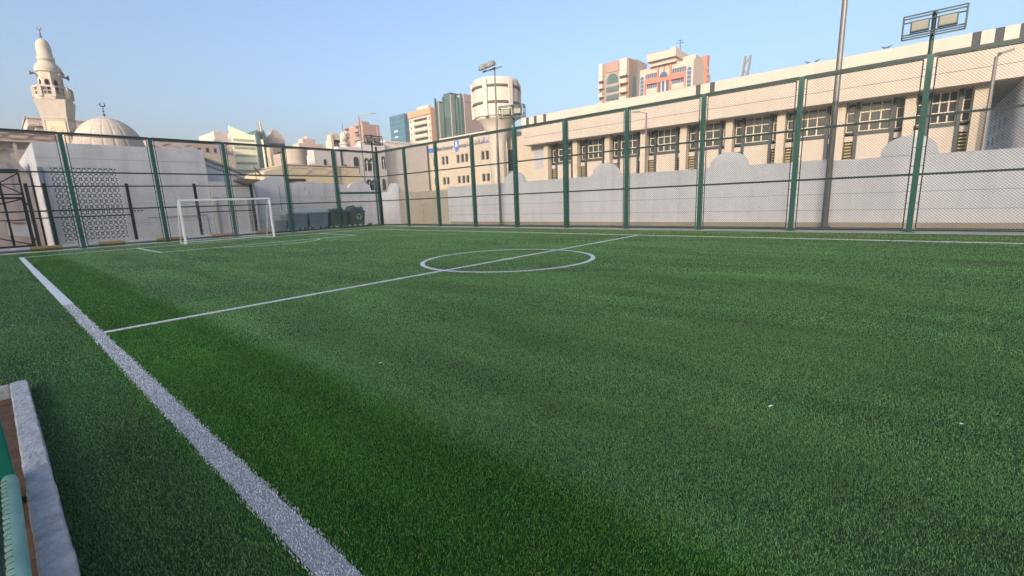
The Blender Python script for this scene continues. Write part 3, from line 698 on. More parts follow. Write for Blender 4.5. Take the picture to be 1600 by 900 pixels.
def street_lamp(x, y, ztop, label, arm=(-.6, .4), r=.07):
    t = thing('street_lamp', (x, y, 0), label, 'street lamp', 'street lamps beyond the wall')
    mb = MB(); mb.tube([(x, y, -.03), (x, y, ztop)], [r*1.25, r*.8], 10); mb.build('pole', M_GALV, t)
    mb = MB(); mb.bar((x, y, ztop-.05), (x+arm[0], y+arm[1], ztop+.12), .07); mb.build('arm', M_GALV, t)
    mb = MB(); e = V((x+arm[0], y+arm[1], ztop+.13)); d = V((arm[0], arm[1], .05)).normalized(); mb.bar(e-d*.1, e+d*.45, .2, .1); mb.build('lamp_head', M_LAMPGR, t, bevel=.02)
p = at(1010, 176, 'x', 33); street_lamp(33, p.y, p.z, 'short street lamp beyond the wall near the middle pillars', (-.15, .55))
p = at(1557, 88, 'x', 30); street_lamp(30, p.y, p.z, 'street lamp beyond the wall at the right end, before the last wide pillar', (.12, -.16), .075)
p = at(560, 180, 'x', 26); street_lamp(26, p.y, p.z, 'tall street lamp at the fence corner before the reddish brown flats', (.9, -.9), .085)

# ================================================================== RIGHT-HAND LONG BUILDING
X0, XP, XW = 45.0, 46.05, 46.9
yN = at(814, 184, 'x', X0).y; zT = at(960, 157.5, 'x', X0).z; zB = 8.09; zS = 10.36; yS = -45.0
t = thing('long_hall', (52, 0, 0), 'long cream hall with deep overhanging fascia and pillared windows behind the wall', 'building')
slots = []
for a, b in ((822, 184), (834, 182), (848.7, 179.5), (1087.5, 133), (1109.5, 129), (1519.5, 55), (1555.5, 49), (1594.8, 43)):
    y = at(a, b, 'x', X0).y; slots.append((y-.43, y))
for k in range(6): slots.append((-16-k*4.2-.43, -16-k*4.2))
mb = MB()
hol = [(yN-b, yN-a, zS-zB, zT-zB-.003) for a, b in slots]+[(.3, yN-yS-.3, 9.0-zB, 9.035-zB)]
mb.facade((X0, yN, zB), (0, -1, 0), yN-yS, zT-zB, hol, .06, 0, 1)
for a, b in slots: mb.quad((X0+.055, b, zS), (X0+.055, a, zS), (X0+.055, a, zT-.003), (X0+.055, b, zT-.003), 1)
mb.quad((X0+.02, yN-.3, 9.0), (X0+.02, yS+.3, 9.0), (X0+.02, yS+.3, 9.035), (X0+.02, yN-.3, 9.035), 1)
mb.box(X0, 49, -8.2, yN, zB, zT, 0, skip='-x'); mb.box(X0, 63, yS, -8.201, zB, zT, 0, skip='-x')
mb.build('fascia', [M_CREAM, M_SLOT], t)
NP = [27.45-4.235*i for i in range(9)]
# end wall left of the first pillar
mb = MB(); mb.box(XW-.25, 75, NP[0]+.3, yN-.15, -.03, zB-.002); mb.build('wall', M_CREAM2, t)
pa = at(835, 240, 'x', XW-.25).y; mb = MB(); mb.box(XW-.275, XW-.252, NP[0]+.55, pa, 5.3, 7.75); mb.build('wall_panel', M_GREYPAN, t)
for i, y in enumerate(NP):
    mb = MB(); mb.box(XP, XP+.75, y-.62, y, -.03, zB-.002); mb.build('pillar', M_CREAM2, t)
yl = at(1524, 140, 'x', XP).y; yr = at(1550, 138, 'x', XP).y
mb = MB(); mb.box(XP, XP+1.2, yr, yl, -.03, zB-.002); mb.build('pillar', M_CREAM2, t)
mb = MB(); mb.box(XW+.6, XW+.8, yl, NP[0], -.03, zB-.002); mb.build('back_wall', M_FRAME, t)
zl = 5.85
for i in range(9):
    ya = NP[i]-.62; yb = NP[i+1] if i < 8 else yl          # bay from ya down to yb
    Wd = ya-yb; s1 = .62; s2 = Wd-.72; O = (XW, ya, 0)
    mb = MB()
    # central lit panel below the window, side caps
    mb.box(XW-.02, XW+.5, ya-s2, ya-s1-.22, -.03, zl-.3); mb.build('spandrel', M_CREAM, t)
    for u in (s1+.1, s2+.1):
        mb = MB(); mb.box(XW-.16, XW+.3, ya-u-.11, ya-u+.11, -.03, zB-.004); mb.build('mullion', M_FRAME, t)
    mb = MB(); mb.box(XW-.08, XW+.4, ya-s2-.003, ya-s1-.212, zl-.29, zl); mb.box(XW-.03, XW+.4, ya-s1+.012, ya-.003, zl-.15, zl); mb.box(XW-.03, XW+.4, yb+.003, ya-s2-.222, zl-.15, zl); mb.build('sill', M_FRAME, t)
    pane(t, O, (0, -1, 0), (s1+.22, s2-.02, zl, zB-.01), .30, [M_DARKWIN, M_MUNTIN], 3, 3, .085)
    for a, b in ((.003, s1-.02), (s2+.23, Wd-.003)):
        pane(t, O, (0, -1, 0), (a, b, zl, zB-.01), .30, [M_DARKWIN, M_MUNTIN], 1, 3, .07)
        mb = MB(); mb.box(XW-.05, XW+.3, ya-b, ya-a, zl-.75, zl-.32); mb.build('side_cap', M_CREAM, t)
        mb = MB()
        for q in range(16): mb.box(XW+.05, XW+.2, ya-b+.03, ya-a-.03, 1.2+q*.245, 1.2+q*.245+.11)
        mb.build('louvre', M_LOUVRE, t)
# south block with small windows, its face turned to the pitch
yq = -12.35; mb = MB(); hol = []
O = (66, yq, 0); U = V((-1, 0, 0))
for c in range(6):
    for r_ in range(5):
        u = 66-47.4-1.2-c*3.1; hol += [(u-.55, u-.08, 2.35+r_*1.12, 2.35+r_*1.12+.66), (u-1.2, u-.73, 2.35+r_*1.12, 2.35+r_*1.12+.66)]
mb.facade(O, U, 66-40.8, zB-.003, hol, .06); mb.box(40.8, 66, yS+.1, yq, -.03, zB-.003, 0, skip='+y'); mb.build('side_block', M_WHITE, t)
for h in hol: pane(t, O, U, h, .06, [M_DARKWIN, M_WHITE], 1, 2, .035, fd=.03)

# link block between tower and hall
p0 = at(789, 216, 'x', 52); p1 = at(818, 212, 'x', 52)
t = thing('link_block', (54, (p0.y+p1.y)/2, 0), 'recessed cream block with a tall dark arched window beside the water tower', 'building')
mb = MB(); mb.box(52, 60, p1.y-2, p0.y, -.03, p0.z); mb.build('wall', M_CREAM2, t)
pw = at(799, 265, 'x', 52); mb = MB(); mb.extr(arch(1.3, 4.8), (51.99, pw.y, 4.0), (0, -1, 0), UZ, MX, 0, .04, 0); mb.box(51.9, 51.94, pw.y-.65, pw.y+.65, 5.5, 5.75, 1); mb.build('window', [M_DARKWIN, M_MUNTIN], t)

# ================================================================== WATER TOWER
TC = V((50, 38.6, 0)); t = thing('water_tower', TC, 'round cream water tower on a flared column with dark bands', 'water tower')
mb = MB(); mb.lathe([(1.32, -.03), (1.32, 9.6), (1.42, 10.5), (1.68, 11.3), (2.15, 12.05), (2.75, 12.65), (3.15, 12.95)], TC, 40); mb.build('column', M_TOWERST, t, smooth=True)
mb = MB(); R = 3.3; mb.lathe([(2.9, 12.97), (R, 13.0), (R, 17.7), (R-.12, 17.95), (R-.6, 18.05), (R-.6, 17.9)], TC, 48); o = mb.build('tank', M_TOWERST, t)
for z in (14.55, 16.65):
    mb = MB(); mb.lathe([(R+.002, z), (R+.16, z+.02), (R+.16, z+.30), (R+.002, z+.32)], TC, 48); mb.build('band', M_BANDGR, t)
for k in range(6):
    a = math.radians(180+44+(k*60)-27); c = V((math.cos(a), math.sin(a), 0)); s_ = V((-c.y, c.x, 0))
    mb = MB(); mb.bar(TC+c*(R+.10)+UZ*12.9, TC+c*(R+.10)+UZ*17.6, .62, .36, up=c); mb.build('rib', M_TOWERST, t)
for k in range(8):
    a = math.radians(k*45+22); c = V((math.cos(a), math.sin(a), 0)); mb = MB()
    mb.bar(TC+c*1.27, TC+c*1.27+UZ*9.8, .35, .3, up=c); mb.build('column_fin', M_TOWERST, t)

# ================================================================== SCHOOL BUILDING WITH SIGN
XS = 54.8; ya = at(664, 232, 'x', XS).y; yb = at(776, 206, 'x', XS).y; zt = at(770, 207, 'x', XS).z
t = thing('school_building', (XS+5, (ya+yb)/2, 0), 'cream school building with a lettered sign band and slit windows', 'building')
zb0 = at(669, 247, 'x', XS).z; hol = []
cols = [679, 692.5, 698.5, 716, 723, 729.5, 755, 762]
zr = [(at(698, 257, 'x', XS).z, at(698, 244.5, 'x', XS).z), (at(700, 288, 'x', XS).z, at(700, 277, 'x', XS).z)]
for c in cols:
    for z0, z1 in zr:
        y = at(c, 250, 'x', XS).y; hol.append((ya-y-.42, ya-y+.32, z0+.03, z1+.03))
mb = MB(); O = (XS, ya, 0); U = V((0, -1, 0))
mb.facade(O, U, ya-yb, zb0, hol, .3); mb.box(XS, XS+16, yb, ya, -.03, zb0, 0, skip='-x')
for z in (.5*(zr[0][0]+zr[0][1])-.3, .5*(zr[1][0]+zr[1][1])-.1, 5.6):
    pass
mb.build('wall', M_CREAM2, t)
for h in hol: pane(t, O, U, h, .3, [M_DARKWIN, M_FRAME], 1, 2, .05)
mb = MB(); mb.box(XS-.06, XS+16, yb, ya, zb0+.004, zt); mb.box(XS+.1, XS+16, yb, ya-4, zt, zt+.5); band = mb.build('sign_band', M_SIGNBAND, t)
def text(body, y, z, size, m, parent, name='lettering', align='LEFT', plane_x=XS-.09):
    c = bpy.data.curves.new(name, 'FONT'); c.body = body; c.size = size; c.extrude = .02; c.offset = .025; c.align_x = align; c.materials.append(m)
    o = bpy.data.objects.new(name, c); COL.objects.link(o); o.parent = parent; po = V(parent['_o'])
    o.matrix_local = Matrix.Translation(V((plane_x, y, z))-po) @ Matrix(((0, 0, -1, 0), (-1, 0, 0, 0), (0, 1, 0, 0), (0, 0, 0, 1)))
    bpy.context.view_layer.update(); me = bpy.data.meshes.new_from_object(o.evaluated_get(bpy.context.evaluated_depsgraph_get())); me.materials.clear(); me.materials.append(m); me.name = name; mo = bpy.data.objects.new(name, me); COL.objects.link(mo); mo.parent = parent; mo.matrix_local = o.matrix_local.copy()
    bpy.data.objects.remove(o); return mo
zc = (zb0+zt)/2
mb = MB(); y1 = at(669, 238, 'x', XS).y; y2 = at(681.5, 237, 'x', XS).y; mb.box(XS-.09, XS-.062, y2, y1, zc-.42, zc+.32); mb.build('blue_word_panel', M_BLUE, band)
text('Manchester School', at(681, 237, 'x', XS).y, zc-.32, 1.02, M_LETTER, band)
text('SCHOOL', at(684, 240, 'x', XS).y, zc-.78, .36, M_LETTER, band) if False else None
text('\uFEAE\uFE98\uFEB4\uFE98\uFEB8\uFEE7\uFE8E\uFEE3', at(727, 232, 'x', XS).y, zc-.2, 1.1, M_LETTER, band)
text('\uFE94\uFEB3\uFEAD\uFEAA\uFEE3', at(755, 226, 'x', XS).y, zc-.15, 1.25, M_BLUE, band)
yc = at(714, 230, 'x', XS).y
mb = MB(); sh = [(-.55, .9), (.55, .9), (.62, .2), (.45, -.5), (0, -1.0), (-.45, -.5), (-.62, .2)]
mb.extr(sh, (XS-.062, yc, zc+.05), (0, -1, 0), UZ, MX, 0, .05, 0); mb.extr([(-.3, -.05), (0, .5), (.3, -.05), (.12, -.1), (0, .1), (-.12, -.1)], (XS-.113, yc, zc+.05), (0, -1, 0), UZ, MX, 0, .02, 1)
mb.extr([(-.32, .62), (0, .74), (.32, .62), (0, .55)], (XS-.113, yc, zc), (0, -1, 0), UZ, MX, 0, .02, 1)
mb.bar((XS-.07, yc+.45, zc-1.05), (XS-.07, yc+.3, zc-.6), .1, .03, 2); mb.bar((XS-.07, yc-.45, zc-1.05), (XS-.07, yc-.3, zc-.6), .1, .03, 2)
mb.build('emblem', [M_BLUE, M_WHITE, M_ORANGE], band)

# ------------------------------------------------------------------ generic corner block: faces -x and -y
def corner(X, L, C, Rp):
    # L, C, Rp: roof-line pixels of the left end of the -x face, the near corner and the right end of the -y face
    c = at(*C, 'x', X); l = at(*L, 'x', X); rr = at(*Rp, 'y', c.y)
    return X, rr.x, c.y, l.y, c.z
# shaded pale block left of the sign (faces -y) and the white building with arched windows
cA = at(601, 222, 'y', 60.0); cB = at(667, 238, 'y', 60.0)
t = thing('plain_block', ((cA.x+cB.x)/2, 64, 0), 'plain pinkish white block with faint joints left of the school sign', 'building')
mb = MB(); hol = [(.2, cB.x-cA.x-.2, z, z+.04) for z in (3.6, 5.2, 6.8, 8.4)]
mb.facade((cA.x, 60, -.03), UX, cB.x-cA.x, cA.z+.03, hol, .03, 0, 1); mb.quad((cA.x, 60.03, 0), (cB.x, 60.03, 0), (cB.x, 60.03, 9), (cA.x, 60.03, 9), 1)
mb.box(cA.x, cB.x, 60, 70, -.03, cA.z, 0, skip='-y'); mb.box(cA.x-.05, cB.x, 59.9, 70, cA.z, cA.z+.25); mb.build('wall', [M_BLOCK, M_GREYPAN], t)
wA = at(500, 240, 'y', 59.0); wB = at(600.5, 225, 'y', 59.0)
t = thing('arched_villa', ((wA.x+wB.x)/2, 62, 0), 'white villa with tall arched windows behind the fence corner', 'building')
v1 = at(541, 230, 'y', 59.0); v2 = at(564, 226, 'y', 59.0)
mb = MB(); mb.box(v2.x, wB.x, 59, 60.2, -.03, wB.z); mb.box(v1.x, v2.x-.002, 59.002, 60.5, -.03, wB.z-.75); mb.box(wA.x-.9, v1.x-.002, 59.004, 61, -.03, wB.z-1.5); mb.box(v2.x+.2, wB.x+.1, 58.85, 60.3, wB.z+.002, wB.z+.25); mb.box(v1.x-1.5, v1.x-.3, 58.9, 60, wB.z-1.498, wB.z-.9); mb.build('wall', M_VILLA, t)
for px, py, w_, h_, pt in ((508, 256, .45, 1.4, 1), (520, 252, .35, 3.0, 0), (534, 250, .35, 3.6, 0), (540, 262, .6, 1.0, 1), (557, 258, .9, 2.6, 1), (573, 257, .85, 2.0, 0), (581, 257, .85, 2.0, 0), (599, 254, .7, 2.0, 0), (577, 290, 1.0, 2.0, 0), (585, 290, .8, 2.0, 0), (600, 288, .6, 1.8, 0)):
    p = at(px, py, 'y', 59.0); mb = MB(); yy = 58.99
    mb.extr(arch(w_+.25, h_+.15, 8, bool(pt)), (p.x, yy, p.z-h_/2-.06), UX, UZ, MY, -.05, .02, 1)
    mb.extr(arch(w_, h_, 8, bool(pt)), (p.x, yy, p.z-h_/2), UX, UZ, MY, .02, .05, 0)
    if not pt and w_ > .6: mb.bar((p.x-w_/2, yy-.07, p.z+.25), (p.x+w_/2, yy-.07, p.z+.25), .12, .03, 2); mb.bar((p.x, yy-.075, p.z-h_/2), (p.x, yy-.075, p.z+h_*.3), .08, .03, 2)
    mb.build('window', [M_DARKWIN, M_VILLA, M_WHITE], t)

# ================================================================== TOWERS BEHIND
# blue glass tower
x0, x1, y0, y1, zt = corner(95, (608, 181), (631, 177), (640, 179))
t = thing('glass_tower', ((x0+x1)/2, (y0+y1)/2, 0), 'small blue glass tower left of the orange banded block', 'tower')
mb = MB(); mb.box(x0, x1, y0, y1, -.03, zt, 0); mb.build('curtain_wall', M_TEALG, t)
mb = MB(); nF = 14
for k in range(nF):
    z = zt-.4-k*1.65
    if z > 2: mb.box(x0-.05, x0-.003, y0, y1, z, z+.08); mb.box(x0, x1, y0-.05, y0-.003, z, z+.08)
mb.build('floor_line', M_LAMPGR, t)
for k in range(5):
    z = zt-5.2-k*1.9; mb = MB(); mb.box(x0-.04, x0-.003, y0+(y1-y0)*.52, y0+(y1-y0)*.72, z, z+.35); mb.build('blind_panel', M_WALL, t)
# orange banded block
x0, x1, y0, y1, zt = corner(88, (638, 179), (672.5, 168), (681, 170))
t = thing('banded_block', ((x0+x1)/2, (y0+y1)/2, 0), 'orange and cream apartment block with long dark window slots', 'tower')
O = (x0, y1, 0); U = V((0, -1, 0)); Wd = y1-y0; hol = []; sm = []
fl = 1.8
for k in range(12):
    z = zt-3.05-k*fl
    if z < 2: break
    hol.append((Wd*.22, Wd*.82, z, z+.75)); sm += [(Wd*.06, Wd*.11, z-.1, z+.65), (Wd*.90, Wd*.95, z-.1, z+.65)]
mb = MB(); mb.facade(O, U, Wd, zt, hol+sm, .5, 1, 1); mb.box(x0, x1, y0, y1, -.03, zt, 0, skip='-x')
mb.box(x0-.35, x0-.003, y0, y1, zt-1.7, zt+.01, 0); mb.box(x0-.3, x1, y0-.3, y0-.003, zt-12, zt, 0); mb.box(x0+2, x1-1, y0+2, y1-3, zt, zt+1.2, 1)
mb.build('wall', [M_ORANGE, M_CREAM], t)
for h in hol: pane(t, O, U, h, .5, [M_DARKWIN, M_CREAM], 1, 1, 0, 'window_slot')
for h in sm: pane(t, O, U, h, .5, [M_DARKWIN, M_FRAME], 1, 1, .08)
for h in hol:
    mb = MB(); mb.box(x0-.25, x0-.003, y1-Wd*.81, y1-Wd*.23, h[2]-.85, h[2]-.04); mb.build('balcony_front', M_CREAM, t)
# green glass tower with blank side
x0, x1, y0, y1, zt = corner(80, (680, 160), (722, 146.5), (753, 158))
t = thing('glass_tower', ((x0+x1)/2, (y0+y1)/2, 0), 'green glass tower with finned crown and blank taupe side wall', 'tower')
mb = MB(); mb.box(x0, x1, y0, y1, -.03, zt-.9, 0); mb.build('curtain_wall', M_GREENG, t)
mb = MB(); mb.box(x0+.3, x1+.05, y0-.3, y0-.003, -.03, zt, 0); mb.box(x0+.3, x1, y0, y0+2.2, zt-.9, zt, 0); mb.box(x0+.3, x1+.04, y0-.34, y0-.303, zt-1.9, zt-1.8, 1); mb.build('side_wall', [M_TAUPE, M_BANDGR], t)
Wd = y1-y0
for f in (.03, .16, .33, .62, .74, .86, .97):
    y = y1-Wd*f; mb = MB(); mb.box(x0-.45, x0-.003, y-.16, y+.16, -.03, zt+random.uniform(-.6, .9)); mb.build('fin', M_TAUPE if f in (.16, .62) else M_GREENG, t)
for f0, f1, dz in ((.07, .15, -.3), (.35, .60, 1.0), (.65, .72, .5)):
    mb = MB(); mb.box(x0-.2, x0+3, y1-Wd*f1, y1-Wd*f0, zt-5 if dz == 1.0 else zt-.89, zt+dz); mb.build('crown_panel', M_GREENG, t)
mb = MB()
for k in range(16):
    z = zt-2-k*1.75
    if z > 2: mb.box(x0-.05, x0-.003, y0, y1, z, z+.07)
mb.build('floor_line', M_BANDGR, t)
# reddish brown flats
x0, x1, y0, y1, zt = corner(92, (537, 199), (566, 193), (593, 200))
t = thing('apartment_block', ((x0+x1)/2, (y0+y1)/2, 0), 'reddish brown flats with stacked balconies behind the fence corner', 'building')
mb = MB(); mb.box(x0, x1, y0, y1, -.03, zt, 0); mb.box(x0+1, x0+4, y0+2, y0+6, zt, zt+1.2); mb.box(x1-1.2, x1-.2, y0-.3, y0-.003, 0, zt-.5, 0); mb.build('wall', M_BROWNRED, t)
Wd = y1-y0
for k in range(8):
    z = zt-2.6-k*2.9
    if z < 3: break
    for f0, f1 in ((.05, .28), (.62, .92)):
        mb = MB(); mb.box(x0-1.2, x0-.003, y1-Wd*f1, y1-Wd*f0, z, z+1.1); mb.build('balcony', M_PALEPK if f0 < .1 else M_BROWNRED, t)
        mb = MB(); mb.box(x0-.05, x0-.003, y1-Wd*f1+.2, y1-Wd*f0-.2, z+1.12, z+2.3); mb.build('window', M_DARKWIN, t)
# brown balcony tower
XB = 118; S_ = .183
x0, x1, y0, y1, zt = corner(XB, (936, 102), (983, 92), (996, 97))
t = thing('balcony_tower', ((x0+x1)/2, (y0+y1)/2, 0), 'brown tower with cream stacked balconies and a green glass arch', 'tower')
Wd = y1-y0; P = lambda px: y1-Wd*(px-936)/47.0
mb = MB(); mb.box(x0, x1, y0, y1, -.03, zt, 0); mb.box(x0-.3, x0-.003, P(968), P(949), zt-12.5*S_, zt-1.5*S_, 1); mb.box(x0-.25, x0-.003, P(938.4), y1, -.03, zt-.2, 1); mb.box(x0-.2, x0-.003, P(971.5), P(946), -.03, zt-13*S_, 2); mb.build('wall', [M_BROWN, M_BROWNRED, M_TAUPE], t)
for a, b, o1 in ((939, 945, 0), (972, 982.6, -1)):
    mb = MB(); mb.box(x0-1.2, x0-.003, P(b), P(a), zt-(16+o1)*S_, zt+.12); mb.extr([(0, 0), (0, 7*S_), (-1.2, 7*S_), (-1.5, 0)], (x0-.004, P(a), zt-(23.5+o1)*S_), UX, UZ, MY, 0, P(a)-P(b)); mb.build('balcony_head', M_CREAM, t)
    for k in range(8):
        z = zt-(33.5+o1+12.4*k)*S_
        if z < 5: break
        mb = MB(); mb.extr([(0, 0), (0, 6*S_), (-1.5, 6*S_), (-1.25, 0)], (x0-.004, P(a), z), UX, UZ, MY, 0, P(a)-P(b)); mb.build('balcony', M_CREAM, t)
gm = MB(); gm.extr(arch(P(950)-P(967), 13*S_, 12), (x0-.2, (P(950)+P(967))/2, zt-28*S_), (0, -1, 0), UZ, MX, 0, .25, 0); gm.build('arched_glazing', M_GREENG, t)
for k in range(8):
    z = zt-(40+11.5*k)*S_
    if z < 4: break
    mb = MB(); mb.box(x0-.5, x0-.203, P(968), P(949), z, z+7*S_); mb.build('window_band', M_GREENG, t)
wy = x1-x0; mb = MB(); mb.extr(arch(.36*wy, zt-20*S_), (x0+.58*wy, y0-.003, -.03), UX, UZ, MY, 0, .15); mb.build('side_window', M_GREENG, t)
mb = MB(); mb.box(x0+.3, x1-.3, y0+.3, y1-2, zt, zt+.5); mb.tube([(x0+1, P(973), zt), (x0+1, P(973), zt+1.2)], .08, 6); mb.build('roof_room', M_BROWNRED, t)
# set-back brown slab between the two towers
p0 = at(993, 92, 'y', 118); p1 = at(1011, 100, 'y', 118)
t = thing('tower_slab', (p0.x+2, 122, 0), 'grey brown slab squeezed between the balcony tower and the pink tower', 'tower')
mb = MB(); mb.extr([(0, -.03), (p1.x-p0.x, -.03), (p1.x-p0.x, p1.z), (0, p0.z)], (p0.x, 118, 0), UX, UZ, MY, -9, 0); mb.build('wall', M_TAUPE, t)
mb = MB()
for k in range(14): mb.box(p0.x+.3, p0.x+.9, 117.9, 117.997, 6+k*3.6, 7.6+k*3.6)
mb.build('window_column', M_DARKWIN, t)
# pink tower
XK = 112; S_ = .184
x0, x1, y0, y1, zt = corner(XK, (1000, 110), (1084, 91), (1104, 103))
t = thing('pink_tower', ((x0+x1)/2, (y0+y1)/2, 0), 'tall salmon and cream tower with blue windows above the hall roof', 'tower')
Wd = y1-y0; O = (x0, y1, 0); U = V((0, -1, 0)); P = lambda px: y1-Wd*(px-1000)/84.0; Q = lambda px: Wd*(px-1000)/84.0
mb = MB(); hol = []
for k in range(8):
    z = zt-(13+12.5*k)*S_
    if z < 3: break
    e = 0 if k == 0 else 2.2
    hol += [(Q(1009+e), Q(1029.5), z, z+6*S_), (Q(1051.5), Q(1073.5-e), z, z+6*S_)]
mb.facade(O, U, Wd, zt, hol, .25, 0, 0); mb.box(x0, x1, y0, y1, -.03, zt, 0, skip='-x'); mb.build('wall', M_PALEPK, t)
for h in hol: pane(t, O, U, h, .25, [M_BLUEG, M_PALEPK], 6, 1, .07, 'window_band', .04)
for a, b in ((1000.8, 1007.6), (1074.6, 1082.4)):
    mb = MB(); c_ = (P(a)+P(b))/2; w_ = P(a)-P(b); mb.extr(arch(w_*.78, zt-8.5*S_, 12), (x0-.12, c_, -.03), (0, -1, 0), UZ, MX, 0, .06, 0); mb.extr(arch(w_*1.15, zt-7*S_, 12), (x0-.003, c_, -.03), (0, -1, 0), UZ, MX, 0, .11, 1)
    for q in range(14): mb.box(x0-.20, x0-.182, c_-w_*.38, c_+w_*.38, zt-(14+5*q)*S_, zt-(13.4+5*q)*S_, 1)
    mb.build('arched_window', [M_BLUEG, M_CREAM], t)
zz = zt-20*S_
mb = MB(); mb.box(x0-.35, x0-.003, P(1074), P(1008.6), zz, zz+6.4*S_); mb.build('salmon_band', M_PINK, t)
for a, b, up_ in ((1008.6, 1010.8, 0), (1029.6, 1031.4, 1), (1039.4, 1040.4, 1), (1048.5, 1051.3, 1), (1071.5, 1074, 0)):
    if up_: mb = MB(); mb.box(x0-.4, x0-.003, P(b), P(a), zz+6.41*S_, zt+.2); mb.build('salmon_pier', M_PINK, t)
    if b-a > 1.5: mb = MB(); mb.box(x0-.4, x0-.003, P(b), P(a), -.03, zz-.003); mb.build('salmon_pier', M_PINK, t)
mb = MB(); mb.extr(arch(P(1034)-P(1046), 6.5*S_, 10), (x0-.41, P(1040), zt-15*S_), (0, -1, 0), UZ, MX, 0, .08); mb.build('arched_window', M_BLUEG, t)
for a, b, g_ in ((1031.6, 1035, 1), (1035.2, 1037, 0), (1037.2, 1041, 1), (1041.2, 1043.6, 0), (1043.8, 1048.3, 1)):
    mb = MB(); mb.box(x0-(.1 if g_ else .3), x0-.003, P(b), P(a), -.03, zz-.004); mb.build('glazed_strip', M_BLUEG if g_ else M_CREAM, t)
mb = MB(); mb.box(x0-2.0, x0+7, P(1062), P(1017), zt+5*S_, zt+14*S_); mb.box(x0-1, x0+6, P(1060), P(1019), zt, zt+5*S_); mb.box(x0-2.0, x0-.5, P(1062), P(1055), zt+14*S_, zt+16*S_); mb.build('crown', M_PALEPK, t)
for a, b in ((1021, 1028), (1035, 1044)):
    mb = MB(); mb.box(x0-2.02, x0-1.0, P(b), P(a), zt+14.02*S_, zt+15*S_); mb.build('roof_vent', M_TAUPE, t)
mb = MB(); mb.box(x0+2.5, x1-1, y0+.5, P(1062), zt, zt+8*S_); mb.box(x1-1.4, x1+.1, y0-.6, y0+.8, -.03, zt+11*S_, 1)
for q in range(10): mb.box(x1-1.2, x1-.2, y0-.66, y0-.605, zt-(6+7*q)*S_, zt-(2.5+7*q)*S_, 0)
mb.build('rear_crown', [M_PALEPK, M_PINK], t)
mb = MB(); xa, ya_ = x0+1, P(1061); mb.tube([(xa, ya_, zt+14*S_), (xa, ya_, zt+27*S_)], .09, 6); mb.tube([(xa, ya_-.9, zt+23*S_), (xa, ya_+.9, zt+24*S_)], .06, 6); mb.tube([(xa, ya_-.6, zt+26*S_), (xa, ya_+.6, zt+26.6*S_)], .06, 6); mb.tube([(xa, P(1042), zt+14*S_), (xa, P(1042), zt+22*S_)], .05, 6); mb.build('antenna', M_DARKMETAL, t)
mb = MB(); mb.box(x1+.11, x1+5, y0+.6, y1-3, -.03, zt-6*S_); mb.build('rear_wing', M_PALEPK, t)
# crane tip
p = at(1164, 118, 'x', 80); q = at(1168, 98, 'x', 80)
t = thing('crane_jib', (80, p.y, 0), 'small grey lattice crane tip poking above the hall roof', 'crane')
mb = MB()
for d in (-.45, .45): mb.bar((80, p.y+d+2, 0), (80, q.y+d*.8, q.z+1), .28)
for k in range(14):
    f0 = k/14; f1 = (k+1)/14; A = V((80, p.y+2, 0)); B = V((80, q.y, q.z+1)); s_ = .45 if k % 2 else -.45
    mb.bar(A.lerp(B, f0)+UY*s_, A.lerp(B, f1)-UY*s_, .14)
mb.build('lattice', M_GALV, t); mb = MB(); mb.box(78, 82, p.y, p.y+4, -.03, 1.5); mb.build('base', M_GALV, t)

# ================================================================== BIRDS on the parapet
def bird(px, py, rz, label):
    p = at(px, py, 'x', X0+.15); z = zT
    t = thing('pigeon', (X0+.15, p.y, zT), label, 'bird', 'pigeons on the hall parapet', rz=rz, world=False); t.scale = (.72, .72, .72)
    mb = MB(); prof = [(-.26, .015, .17), (-.15, .04, .18), (-.02, .085, .20), (.09, .075, .24), (.14, .045, .30), (.19, .05, .34), (.225, .03, .34), (.26, .006, .33)]
    n = 8; vs = []
    for x, r, z_ in prof:
        for k in range(n): vs.append((x*1.2, r*1.2*math.cos(2*PI*k/n), z_*1.0+r*1.1*math.sin(2*PI*k/n)))
    mb.add(vs, [(i*n+k, i*n+(k+1) % n, (i+1)*n+(k+1) % n, (i+1)*n+k) for i in range(len(prof)-1) for k in range(n)]+[tuple(range(n))[::-1], tuple((len(prof)-1)*n+k for k in range(n))])
    for s in (-.035, .035): mb.bar((.02, s, 0), (.01, s, .15), .015)
    mb.build('body', M_BIRD, t, smooth=True)
bird(1382, 76, 1.2, 'grey pigeon on the hall parapet just left of the nearest floodlight'); bird(1388, 75, -1.6, 'pigeon facing right, closest to the nearest floodlight on the parapet'); bird(1262, 96, 1.5, 'grey pigeon on the parapet left of the tall mast'); bird(1277, 93, -1.5, 'second pigeon on the parapet left of the tall mast, nearer the mast')

